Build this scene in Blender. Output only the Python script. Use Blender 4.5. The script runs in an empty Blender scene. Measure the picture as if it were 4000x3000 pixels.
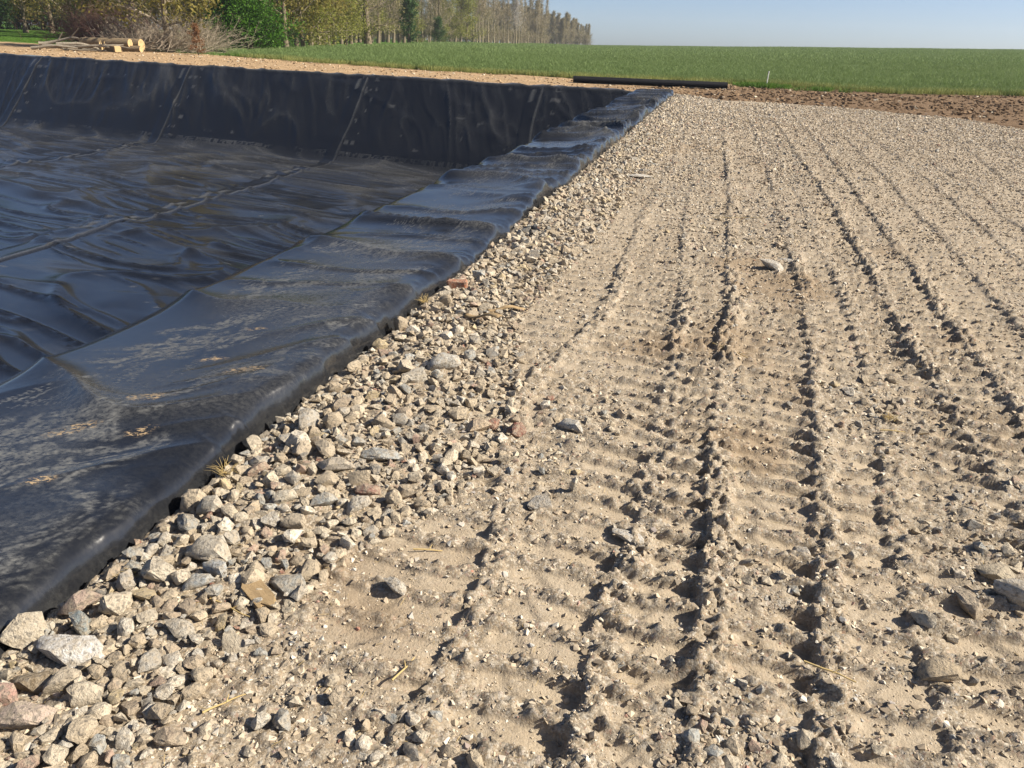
import bpy, bmesh, math, random
import numpy as np
from mathutils import Matrix, Vector
R = math.radians
rng = np.random.default_rng(11)
random.seed(5)
SC = bpy.context.scene
COL = SC.collection

# ------------------------------------------------------------------ camera, sky, sun, exposure
H = 1.6
cam_d = bpy.data.cameras.new('camera'); cam = bpy.data.objects.new('camera', cam_d); COL.objects.link(cam)
cam_d.sensor_width = 36; cam_d.lens = 27.0; cam_d.clip_start = 0.05; cam_d.clip_end = 6000
CR = Vector((0.96845437, 0.24670614, 0.03510296)); CU = Vector((-0.13107818, 0.38453727, 0.91375577)); CF = Vector((-0.21193076, 0.88953199, -0.40474459))
cam.matrix_world = Matrix(((CR.x, CU.x, -CF.x, 0), (CR.y, CU.y, -CF.y, 0), (CR.z, CU.z, -CF.z, H), (0, 0, 0, 1)))
SC.camera = cam
SUN_AZ, SUN_EL = R(83), R(36)
world = bpy.data.worlds.new('World'); SC.world = world; world.use_nodes = True
wn = world.node_tree.nodes; wl = world.node_tree.links
sky = wn.new('ShaderNodeTexSky'); sky.sky_type = 'NISHITA'; sky.sun_disc = False
sky.sun_elevation = SUN_EL; sky.sun_rotation = SUN_AZ; sky.altitude = 100; sky.air_density = 0.5; sky.dust_density = 0.85; sky.ozone_density = 1.8
wn['Background'].inputs['Strength'].default_value = 0.07
wl.new(sky.outputs[0], wn['Background'].inputs[0])
sl = bpy.data.lights.new('sun', 'SUN'); sl.energy = 4.7; sl.angle = R(0.5); sl.color = (1.0, 0.91, 0.77)
so = bpy.data.objects.new('sun', sl); COL.objects.link(so); so.location = (30, 20, 40)
sd = Vector((math.sin(SUN_AZ) * math.cos(SUN_EL), math.cos(SUN_AZ) * math.cos(SUN_EL), math.sin(SUN_EL)))
so.rotation_euler = sd.to_track_quat('Z', 'Y').to_euler()
SC.view_settings.view_transform = 'Standard'; SC.view_settings.look = 'None'
SC.view_settings.exposure = 1.0; SC.view_settings.gamma = 1.0; SC.view_settings.use_curve_mapping = False
SC.cycles.max_bounces = 6; SC.cycles.diffuse_bounces = 2; SC.cycles.glossy_bounces = 3; SC.cycles.transparent_max_bounces = 4

# ------------------------------------------------------------------ helpers
def hsh(ix, iy, seed):
    n = (ix.astype(np.int64) * 374761393 + iy.astype(np.int64) * 668265263 + seed * 1442695041) & 0xffffffff
    n = ((n ^ (n >> 13)) * 1274126177) & 0xffffffff
    n = ((n ^ (n >> 16)) * 2246822519) & 0xffffffff
    return ((n ^ (n >> 15)) & 0xffffff) / 16777215.0

def vn(x, y, seed=0):
    x = np.asarray(x, float); y = np.asarray(y, float)
    ix = np.floor(x); iy = np.floor(y); fx = x - ix; fy = y - iy
    fx = fx * fx * fx * (fx * (fx * 6 - 15) + 10); fy = fy * fy * fy * (fy * (fy * 6 - 15) + 10)
    a = hsh(ix, iy, seed); b = hsh(ix + 1, iy, seed); c = hsh(ix, iy + 1, seed); d = hsh(ix + 1, iy + 1, seed)
    return a + (b - a) * fx + (c - a) * fy + (a - b - c + d) * fx * fy

def fbm(x, y, seed=0, o=3):
    s = 0; a = 1; t = 0
    for k in range(o):
        s = s + a * vn(x * 2 ** k + 17.3 * k, y * 2 ** k - 9.1 * k, seed + k); t += a; a *= 0.5
    return s / t

def sst(a, b, x):
    t = np.clip((x - a) / (b - a), 0, 1); return t * t * (3 - 2 * t)

def crumbs(x, y, sc, seed, dens):
    X = x * sc; Y = y * sc; ix = np.floor(X); iy = np.floor(Y); res = np.zeros_like(X)
    for di in (-1, 0, 1):
        for dj in (-1, 0, 1):
            cx = ix + di; cy = iy + dj; h1 = hsh(cx, cy, seed); h2 = hsh(cx, cy, seed + 1)
            h3 = (h1 * 7.31 + h2 * 3.17) % 1.0; rad = 0.28 + 0.5 * h3; h4 = (h1 * 5.77 + h2 * 11.3) % 1.0
            d2 = ((X - cx - 0.1 - 0.8 * h1) ** 2 + (Y - cy - 0.1 - 0.8 * h2) ** 2) / (rad * rad)
            res = np.maximum(res, np.where(h4 < dens, rad * np.sqrt(np.maximum(0, 1 - d2)), 0))
    return res / sc

def ridge(n, p=3):
    return (1 - np.abs(2 * n - 1)) ** p

def tag(o, label=None, cat=None, group=None, kind=None):
    if label: o['label'] = label
    if cat: o['category'] = cat
    if group: o['group'] = group
    if kind: o['kind'] = kind
    return o

def link(name, me, mat=None, parent=None):
    o = bpy.data.objects.new(name, me); COL.objects.link(o)
    if mat is not None and me is not None and len(me.materials) == 0: me.materials.append(mat)
    if parent: o.parent = parent
    return o

def empty(name, loc=(0, 0, 0), rz=0):
    o = bpy.data.objects.new(name, None); COL.objects.link(o); o.location = loc; o.rotation_euler = (0, 0, rz); o.empty_display_size = 0.2
    return o

def mesh_np(name, verts, faces, smooth=True, attrs=None):
    """verts (n,3); faces (m,k) all the same k"""
    me = bpy.data.meshes.new(name)
    v = np.ascontiguousarray(verts, dtype=np.float32); f = np.ascontiguousarray(faces, dtype=np.int32)
    m, k = f.shape
    me.vertices.add(len(v)); me.vertices.foreach_set('co', v.ravel())
    me.loops.add(m * k); me.loops.foreach_set('vertex_index', f.ravel())
    me.polygons.add(m); me.polygons.foreach_set('loop_start', np.arange(0, m * k, k, dtype=np.int32))
    try: me.polygons.foreach_set('loop_total', np.full(m, k, dtype=np.int32))
    except Exception: pass
    me.update(calc_edges=True)
    me.polygons.foreach_set('use_smooth', np.full(m, smooth, dtype=bool))
    if attrs:
        for n, (typ, arr) in attrs.items():
            a = me.attributes.new(n, typ, 'POINT')
            if typ == 'FLOAT': a.data.foreach_set('value', np.ascontiguousarray(arr, dtype=np.float32).ravel())
            else: a.data.foreach_set('color', np.ascontiguousarray(arr, dtype=np.float32).ravel())
    me.validate()
    return me

def grid_faces(nr, nc, keep=None):
    i = np.arange(nr * nc).reshape(nr, nc)
    f = np.stack([i[:-1, :-1], i[:-1, 1:], i[1:, 1:], i[1:, :-1]], -1)
    if keep is not None: f = f[keep]
    return f.reshape(-1, 4)

def grid_mesh(name, X, Y, Z, keep=None, attrs=None, flip=False):
    nr, nc = X.shape
    f = grid_faces(nr, nc, keep)
    if flip: f = f[:, ::-1]
    return mesh_np(name, np.stack([X, Y, Z], -1).reshape(-1, 3), f, True, attrs)

def interp(x, pts):
    p = np.array(pts); return np.interp(x, p[:, 0], p[:, 1])

# ------------------------------------------------------------------ material helpers
class N:
    def __init__(s, name):
        s.m = bpy.data.materials.new(name); s.m.use_nodes = True
        s.t = s.m.node_tree; s.n = s.t.nodes; s.b = s.n['Principled BSDF']; s.out = s.n['Material Output']
    def new(s, typ, **kw):
        n = s.n.new(typ)
        for k, v in kw.items(): setattr(n, k, v)
        return n
    def l(s, a, b): s.t.links.new(a, b)
    def coord(s, kind='Object', scale=None):
        tc = s.new('ShaderNodeTexCoord'); o = tc.outputs[kind]
        if scale is not None:
            mp = s.new('ShaderNodeMapping'); mp.inputs['Scale'].default_value = scale; s.l(o, mp.inputs[0]); o = mp.outputs[0]
        return o
    def noise(s, vec, scale, detail=3, rough=0.55, dist=0.0):
        n = s.new('ShaderNodeTexNoise'); n.inputs['Scale'].default_value = scale; n.inputs['Detail'].default_value = detail
        n.inputs['Roughness'].default_value = rough; n.inputs['Distortion'].default_value = dist
        s.l(vec, n.inputs['Vector']); return n.outputs['Fac']
    def voro(s, vec, scale, feat='F1', out='Color'):
        n = s.new('ShaderNodeTexVoronoi', feature=feat); n.inputs['Scale'].default_value = scale; s.l(vec, n.inputs['Vector']); return n.outputs[out]
    def ramp(s, fac, stops):
        r = s.new('ShaderNodeValToRGB'); e = r.color_ramp.elements
        while len(e) < len(stops): e.new(0.5)
        for k, (p, c) in enumerate(stops):
            e[k].position = p; e[k].color = (c[0], c[1], c[2], 1) if hasattr(c, '__len__') else (c, c, c, 1)
        s.l(fac, r.inputs[0]); return r.outputs[0]
    def mix(s, fac, a, b, blend='MIX'):
        m = s.new('ShaderNodeMix', data_type='RGBA', blend_type=blend)
        for sock, v in ((m.inputs[0], fac), (m.inputs[6], a), (m.inputs[7], b)):
            if isinstance(v, (int, float)): sock.default_value = v
            elif isinstance(v, tuple): sock.default_value = (*v, 1)
            else: s.l(v, sock)
        return m.outputs[2]
    def math(s, op, a, b=None, clamp=False):
        m = s.new('ShaderNodeMath', operation=op); m.use_clamp = clamp
        for k, v in enumerate((a, b)):
            if v is None: continue
            if isinstance(v, (int, float)): m.inputs[k].default_value = v
            else: s.l(v, m.inputs[k])
        return m.outputs[0]
    def attr(s, name, out='Fac', typ='GEOMETRY'):
        a = s.new('ShaderNodeAttribute', attribute_name=name, attribute_type=typ); return a.outputs[out]
    def bump(s, h, strength=0.4, dist=0.01, normal=None):
        b = s.new('ShaderNodeBump'); b.inputs['Strength'].default_value = strength; b.inputs['Distance'].default_value = dist
        s.l(h, b.inputs['Height'])
        if normal: s.l(normal, b.inputs['Normal'])
        return b.outputs[0]
    def set(s, **kw):
        nm = {'col': 'Base Color', 'rough': 'Roughness', 'spec': 'Specular IOR Level', 'normal': 'Normal', 'trans': 'Transmission Weight'}
        for k, v in kw.items():
            sock = s.b.inputs[nm[k]]
            if isinstance(v, (int, float)): sock.default_value = v
            elif isinstance(v, tuple): sock.default_value = (*v, 1)
            else: s.l(v, sock)
        return s.m

MAT = {}
def make_materials():
    # crushed gravel and dust surface
    n = N('dusty_gravel'); c = n.coord()
    big = n.noise(c, 1.3, 4); mid = n.noise(c, 9, 4, 0.6)
    loose = n.attr('loose')
    base = n.ramp(mid, [(0.25, (0.33, 0.265, 0.185)), (0.55, (0.40, 0.327, 0.235)), (0.8, (0.46, 0.385, 0.285))])
    crm = n.ramp(n.noise(c, 60, 4, 0.7), [(0.3, (0.14, 0.10, 0.06)), (0.55, (0.25, 0.187, 0.12)), (0.8, (0.38, 0.305, 0.212))])
    base = n.mix(n.math('MULTIPLY', loose, 0.80), base, crm)
    base = n.mix(n.math('MULTIPLY', n.ramp(big, [(0.4, 0.0), (0.7, 1.0)]), 0.3), base, (0.43, 0.37, 0.285))
    # grit: single grains of several sizes and colours
    g1 = n.voro(c, 95); g2 = n.voro(c, 230)
    for g, amt in ((g1, 0.62), (g2, 0.5)):
        sx = n.new('ShaderNodeSeparateColor'); n.l(g, sx.inputs[0])
        gcol = n.ramp(sx.outputs[0], [(0.0, (0.10, 0.09, 0.075)), (0.18, (0.19, 0.165, 0.135)), (0.45, (0.30, 0.255, 0.19)), (0.72, (0.42, 0.37, 0.29)), (0.93, (0.56, 0.52, 0.45)), (1.0, (0.30, 0.15, 0.10))])
        gm = n.math('MULTIPLY', n.math('GREATER_THAN', sx.outputs[1], 0.35), n.math('MULTIPLY', n.math('ADD', n.math('MULTIPLY', loose, 0.75), 0.25), amt))
        base = n.mix(gm, base, gcol)
    damp = n.attr('damp')
    base = n.mix(n.math('MULTIPLY', damp, 0.6), base, (0.23, 0.16, 0.095))
    d1 = n.voro(c, 95, out='Distance'); d2 = n.voro(c, 230, out='Distance')
    b = n.bump(n.math('ADD', n.math('MULTIPLY', n.noise(c, 160, 4, 0.7), 1.0), n.math('MULTIPLY', d1, -0.35)), 0.5, 0.012)
    MAT['gravel'] = n.set(col=base, rough=0.95, spec=0.15, normal=b)
    # loose stones (one mesh, colour per stone)
    def stone(name, src):
        n = N(name); c = n.coord()
        col = n.attr('col', 'Color') if src == 'attr' else n.new('ShaderNodeObjectInfo').outputs['Color']
        sc = 1.0
        if src != 'attr':
            geo = n.new('ShaderNodeNewGeometry'); c = geo.outputs['Position']
        m1 = n.noise(c, 55, 4, 0.65); m2 = n.voro(c, 120)
        sx = n.new('ShaderNodeSeparateColor'); n.l(m2, sx.inputs[0])
        spk = n.math('GREATER_THAN', sx.outputs[0], 0.86)
        k = n.mix(n.ramp(m1, [(0.38, 0.0), (0.62, 0.8)]), col, (0.43, 0.36, 0.265))          # dust film
        k = n.mix(n.math('MULTIPLY', spk, 0.55), k, (0.16, 0.145, 0.125))                     # dark aggregate in the concrete
        k = n.mix(0.55, k, n.ramp(n.noise(c, 130, 3, 0.7), [(0.25, 0.35), (0.75, 0.65)]), 'SOFT_LIGHT')
        b = n.bump(n.noise(c, 75, 5, 0.72), 0.95, 0.016)
        b = n.bump(n.voro(c, 150, out='Distance'), 0.3, 0.005, b)
        MAT[name] = n.set(col=k, rough=0.93, spec=0.2, normal=b)
    stone('loose_stone', 'attr'); stone('rubble', 'obj')
    n = N('grit'); oi = n.new('ShaderNodeObjectInfo').outputs['Random']
    MAT['grit'] = n.set(col=n.ramp(oi, [(0.0, (0.20, 0.165, 0.125)), (0.12, (0.31, 0.25, 0.18)), (0.4, (0.41, 0.335, 0.24)), (0.7, (0.50, 0.42, 0.315)), (0.9, (0.62, 0.56, 0.46)), (0.975, (0.37, 0.36, 0.335)), (1.0, (0.32, 0.17, 0.12))]), rough=0.95, spec=0.15)
    # bare earth
    n = N('bare_earth'); c = n.coord()
    br = n.attr('brown')
    a = n.ramp(n.noise(c, 1.7, 5, 0.65), [(0.25, (0.29, 0.195, 0.105)), (0.5, (0.41, 0.285, 0.165)), (0.8, (0.49, 0.36, 0.23))])
    d = n.ramp(n.noise(c, 2.6, 5, 0.7), [(0.25, (0.105, 0.066, 0.038)), (0.5, (0.195, 0.13, 0.078)), (0.8, (0.29, 0.205, 0.13))])
    k = n.mix(br, a, d)
    gr = n.attr('green')
    gcol = n.ramp(n.noise(c, 0.35, 4, 0.6), [(0.25, (0.075, 0.13, 0.035)), (0.75, (0.12, 0.20, 0.06))])
    k = n.mix(gr, k, gcol)
    md = n.attr('meadow')
    mcol = n.ramp(n.noise(c, 0.6, 5, 0.6), [(0.25, (0.05, 0.11, 0.015)), (0.75, (0.095, 0.18, 0.03))])
    k = n.mix(md, k, mcol)
    b = n.bump(n.noise(c, 9, 6, 0.7), 0.9, 0.09)
    MAT['earth'] = n.set(col=k, rough=0.97, spec=0.1, normal=b)
    n = N('earth_clod'); MAT['clod'] = n.set(col=n.attr('col', 'Color'), rough=0.97, spec=0.1)
    # black pond liner
    n = N('black_liner'); c = n.coord()
    dust = n.attr('dust'); mud = n.attr('mud')
    f = n.noise(n.coord(scale=(1.0, 1.4, 1.0)), 42, 6, 0.74)
    f2 = n.noise(c, 5, 4, 0.6)
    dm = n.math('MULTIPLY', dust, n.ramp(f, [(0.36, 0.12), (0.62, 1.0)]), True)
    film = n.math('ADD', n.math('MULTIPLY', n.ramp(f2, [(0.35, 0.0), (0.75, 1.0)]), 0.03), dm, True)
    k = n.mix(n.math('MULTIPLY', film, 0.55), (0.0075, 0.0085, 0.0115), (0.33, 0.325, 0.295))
    mm = n.math('MULTIPLY', mud, n.ramp(n.noise(n.coord(scale=(1, 2.2, 1)), 40, 5, 0.7), [(0.50, 0.0), (0.58, 1.0)]), True)
    k = n.mix(mm, k, (0.42, 0.30, 0.165))
    rg = n.math('ADD', n.math('ADD', 0.16, n.math('MULTIPLY', film, 0.45)), n.math('MULTIPLY', mm, 0.5), True)
    b = n.bump(n.noise(c, 22, 2, 0.5), 0.05, 0.015)
    MAT['liner'] = n.set(col=k, rough=rg, spec=0.75, normal=b)
    n = N('liner_roll_black'); c = n.coord(scale=(1, 6, 6))
    MAT['roll'] = n.set(col=(0.008, 0.008, 0.009), rough=n.ramp(n.noise(c, 3, 3), [(0.3, 0.45), (0.8, 0.7)]), spec=0.35)
    # wood
    n = N('bark'); c = n.coord(scale=(6, 6, 1.2))
    MAT['bark'] = n.set(col=n.ramp(n.noise(c, 3, 5, 0.7), [(0.3, (0.11, 0.088, 0.055)), (0.55, (0.20, 0.165, 0.115)), (0.8, (0.32, 0.27, 0.195))]), rough=0.95, spec=0.1, normal=n.bump(n.noise(c, 8, 4), 0.6, 0.03))
    n = N('log_bark'); c = n.coord(scale=(2, 9, 9))
    MAT['log'] = n.set(col=n.ramp(n.noise(c, 3, 5, 0.7), [(0.3, (0.12, 0.095, 0.06)), (0.55, (0.25, 0.19, 0.12)), (0.8, (0.38, 0.30, 0.20))]), rough=0.95, spec=0.1, normal=n.bump(n.noise(c, 6, 4), 0.8, 0.05))
    n = N('dead_branch'); c = n.coord(scale=(4, 4, 4))
    MAT['dead'] = n.set(col=n.ramp(n.noise(c, 4, 4, 0.7), [(0.3, (0.15, 0.125, 0.095)), (0.7, (0.34, 0.295, 0.23))]), rough=0.95, spec=0.1)
    n = N('cut_wood'); c = n.coord()
    w = n.new('ShaderNodeTexWave', wave_type='RINGS', rings_direction='X'); w.inputs['Scale'].default_value = 9; w.inputs['Distortion'].default_value = 2.5; n.l(c, w.inputs[0])
    MAT['cut'] = n.set(col=n.mix(0.35, n.ramp(n.noise(c, 6, 3), [(0.3, (0.42, 0.28, 0.13)), (0.7, (0.56, 0.42, 0.22))]), n.ramp(w.outputs[0], [(0.2, (0.33, 0.20, 0.085)), (0.8, (0.58, 0.45, 0.26))])), rough=0.85, spec=0.2)
    n = N('weathered_timber'); c = n.coord(scale=(2, 40, 40))
    MAT['timber'] = n.set(col=n.ramp(n.noise(c, 2.5, 4, 0.7), [(0.3, (0.17, 0.115, 0.06)), (0.55, (0.36, 0.26, 0.145)), (0.8, (0.48, 0.37, 0.22))]), rough=0.9, spec=0.15, normal=n.bump(n.noise(c, 4, 3), 0.5, 0.006))
    n = N('straw'); MAT['straw'] = n.set(col=(0.44, 0.33, 0.15), rough=0.85, spec=0.2)
    n = N('white_stake'); c = n.coord(); MAT['stake'] = n.set(col=n.ramp(n.noise(c, 9, 3), [(0.3, (0.62, 0.61, 0.57)), (0.7, (0.8, 0.79, 0.76))]), rough=0.7)
    # leaves: colour per mesh attribute, some light shines through
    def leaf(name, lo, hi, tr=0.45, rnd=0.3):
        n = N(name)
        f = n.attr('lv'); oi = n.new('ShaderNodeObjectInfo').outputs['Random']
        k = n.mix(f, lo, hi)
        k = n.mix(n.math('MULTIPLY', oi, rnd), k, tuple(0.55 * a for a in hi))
        n.set(col=k, rough=0.65, spec=0.25)
        tl = n.new('ShaderNodeBsdfTranslucent'); n.l(k, tl.inputs[0]); ms = n.new('ShaderNodeMixShader'); ms.inputs[0].default_value = tr
        n.l(n.b.outputs[0], ms.inputs[1]); n.l(tl.outputs[0], ms.inputs[2]); n.l(ms.outputs[0], n.out.inputs[0])
        MAT[name] = n.m
    leaf('leaf_olive', (0.12, 0.115, 0.03), (0.27, 0.24, 0.06))
    leaf('leaf_yellow', (0.15, 0.13, 0.03), (0.3, 0.25, 0.06))
    leaf('leaf_hawthorn', (0.0343, 0.0963, 0.011), (0.1169, 0.2612, 0.0248), rnd=0.05)
    leaf('leaf_dark', (0.0284, 0.0662, 0.0189), (0.0946, 0.1775, 0.0473))
    leaf('leaf_willow', (0.162, 0.18, 0.036), (0.342, 0.342, 0.081))
    leaf('leaf_brown', (0.16, 0.075, 0.03), (0.33, 0.17, 0.075), rnd=0.1)
    leaf('leaf_buds', (0.2106, 0.1782, 0.0892), (0.3888, 0.324, 0.1782))
    leaf('leaf_budgreen', (0.17, 0.16, 0.06), (0.32, 0.29, 0.12))
    leaf('leaf_blossom', (0.36, 0.33, 0.30), (0.52, 0.49, 0.46), rnd=0.05)
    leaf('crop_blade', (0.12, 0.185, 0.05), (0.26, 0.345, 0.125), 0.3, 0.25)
    leaf('crop_edge_blade', (0.2, 0.23, 0.06), (0.36, 0.37, 0.13), 0.3, 0.2)
    leaf('weed_blade', (0.065, 0.143, 0.0156), (0.143, 0.26, 0.039), 0.3, 0.2)
    n = N('purple_twig'); MAT['twig_purple'] = n.set(col=(0.135, 0.075, 0.06), rough=0.9, spec=0.15)
    n = N('grey_twig'); MAT['twig_grey'] = n.set(col=(0.36, 0.30, 0.225), rough=0.9, spec=0.15)
    n = N('pale_bark'); c = n.coord(scale=(3, 3, 0.7)); MAT['bark_pale'] = n.set(col=n.ramp(n.noise(c, 3, 4, 0.7), [(0.3, (0.17, 0.14, 0.085)), (0.7, (0.36, 0.31, 0.21))]), rough=0.95, spec=0.1)
    n = N('ivy_bark'); MAT['bark_dark'] = n.set(col=(0.075, 0.06, 0.042), rough=0.95, spec=0.1)
make_materials()

# ------------------------------------------------------------------ terrain
INX, OUTX = -3.2, -1.76           # inner and outer edge of the liner-covered bank
LEFTX, NEARV, FARV = -50.0, -10.0, 32.4
DEPTH = 3.4
def warp(x): return -0.17 * np.minimum(np.maximum(x, -60) - INX, 0)
YB = [(-60, 34), (-4, 33.6), (-1.64, 32.6), (0.13, 30.5), (2.35, 30.3), (5.2, 28.9), (7.2, 26.6), (8.0, 23.5), (8.5, 18), (8.7, -40), (60, -60)]
def platform_m(x, y):             # > 0 on the gravel platform
    return np.minimum(interp(x, YB) - y, (8.6 - x)) + (fbm(x * 0.9, y * 0.9, 91, 3) - 0.5) * 1.1
FE = [(-80, 62), (-48, 55), (-34, 51.5), (-22, 47.2), (-14, 44.8), (-6, 44.4), (0, 45.5), (3, 46), (6.5, 43.8), (10, 44), (15.8, 46.2), (30, 50), (90, 60)]
def field_m(x, y): return y - interp(x, FE) + (fbm(x * 0.5, y * 0.5, 77, 2) - 0.5) * 1.6
AZT = [(-180, 0.0), (-30, -0.02), (-9, 0.0), (4, 0.36), (17, 0.66), (30, 0.75), (90, 0.3), (180, 0)]
def terrain(x, y):
    r = np.hypot(x, y); az = np.degrees(np.arctan2(x, y))
    crest = 1.6 + 250 * np.tan(np.radians(interp(az, AZT)))
    t = np.clip((r - 42) / 208, 0, 1)
    z = crest * t * (1 - 0.12 * t) / 0.88
    return np.where(r > 250, crest + (r - 250) * 0.001, z) * 1.0

TRK = {  # ridges pressed up between the track shoes: x as a function of y
 'rm': [(0, -1.02), (1.5, -1.0), (3, -1.12), (6, -1.0), (34, -1.1)],
 'r0': [(0, -0.60), (1.35, -0.56), (1.92, -0.52), (3.19, -0.76), (3.8, -0.72), (4.6, -0.55), (5.7, -0.58), (8, -0.62), (12, -0.55), (20, -0.6), (34, -0.7)],
 'r1': [(0, -0.16), (1.5, -0.14), (1.85, -0.15), (2.2, -0.11), (3.1, -0.07), (4.2, -0.07), (5.9, -0.10), (7.6, -0.17), (12.8, -0.24), (29, -0.33), (34, -0.35)],
 'r2': [(0, 0.10), (2.3, 0.16), (3.0, 0.165), (3.6, 0.18), (4.9, 0.23), (9, 0.27), (18.8, 0.17), (34, 0.1)],
 'r3': [(0, 0.38), (1.55, 0.44), (2.05, 0.50), (2.4, 0.53), (3.6, 0.63), (5.1, 0.74), (8, 0.8), (15, 0.85), (34, 0.8)],
 'r35': [(0, 0.70), (2.4, 0.79), (3.6, 0.93), (5.1, 1.02), (9, 1.08), (34, 1.1)],
 'r4': [(0, 1.20), (3, 1.33), (3.9, 1.32), (4.7, 1.28), (6.5, 1.35), (9.3, 1.41), (18.5, 1.46), (34, 1.4)],
 'r5': [(0, 1.48), (3.8, 1.59), (4.6, 1.62), (5.5, 1.65), (6.3, 1.70), (9.1, 1.78), (15.3, 1.97), (34, 2.3)],
 'r6': [(0, 1.85), (5, 2.05), (8, 2.25), (15, 2.6), (34, 3.2)],
 'r7': [(0, 2.3), (5, 2.5), (10, 2.9), (34, 4.0)],
 'r8': [(0, 2.6), (6, 2.9), (12, 3.5), (22, 4.0), (34, 4.6)], 'r9': [(0, 3.0), (6, 3.3), (12, 4.1), (20, 5.2), (34, 6.4)], 'r10': [(0, 3.3), (6, 3.7), (12, 4.7), (20, 6.2), (34, 7.6)]}
BANDS = [('rm', 'r0', 0.6, 0.15), ('r0', 'r1', 0.9, 0.15), ('r1', 'r2', 1.3, 0.13), ('r2', 'r3', 1.0, 0.13), ('r3', 'r35', 0.7, 0.15), ('r35', 'r4', 1.45, 0.15), ('r4', 'r5', 1.1, 0.15), ('r5', 'r6', 0.9, 0.15), ('r6', 'r7', 0.75, 0.15), ('r7', 'r8', 0.6, 0.15), ('r8', 'r9', 0.5, 0.15), ('r9', 'r10', 0.5, 0.15)]
RIDGE_H = {'rm': 0.006, 'r0': 0.026, 'r1': 0.034, 'r2': 0.050, 'r3': 0.036, 'r35': 0.022, 'r4': 0.046, 'r5': 0.034, 'r6': 0.024, 'r7': 0.016, 'r8': 0.016, 'r9': 0.014, 'r10': 0.012}
def strip_x(y): return interp(y, [(0, -1.30), (1.27, -1.24), (1.9, -1.12), (2.4, -0.85), (2.9, -0.82), (3.6, -0.95), (4.4, -1.15), (7.3, -0.98), (10, -0.95), (16, -0.85), (34, -0.6)])
def loose_patch(x, y):            # where loose stones cover the surface, 0..1
    m = sst(0.12, -0.12, x - strip_x(y) + (fbm(x * 3, y * 3, 5, 2) - 0.5) * 0.5)
    for cx, cy, rx, ry, a in ((0.95, 3.75, 0.26, 0.6, 1), (0.22, 1.50, 0.22, 0.24, 0.9), (0.33, 2.12, 0.14, 0.25, 0.6), (1.12, 2.62, 0.22, 0.42, 0.75), (-0.42, 3.35, 0.26, 0.5, 0.8), (-0.55, 2.55, 0.3, 0.4, .7),
                              (-0.85, 1.30, 0.35, 0.22, 0.55), (-0.3, 1.2, 0.4, 0.16, .7), (0.1, 7.6, 0.55, 1.6, 0.75), (0.75, 8.6, 0.5, 1.4, 0.85), (-0.35, 10.5, 0.5, 3.0, 0.8), (1.1, 14, 0.35, 5, 0.8), (-0.5, 22, 1.2, 8, 0.75), (1.6, 25, 0.8, 5, .5), (0.3, 5.6, .2, .5, .5)):
        q = ((x - cx) / rx) ** 2 + ((y - cy) / ry) ** 2
        m = np.maximum(m, a * sst(1.25, 0.35, q + (fbm(x * 4, y * 4, 8, 2) - 0.5) * 1.1))
    return m
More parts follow.
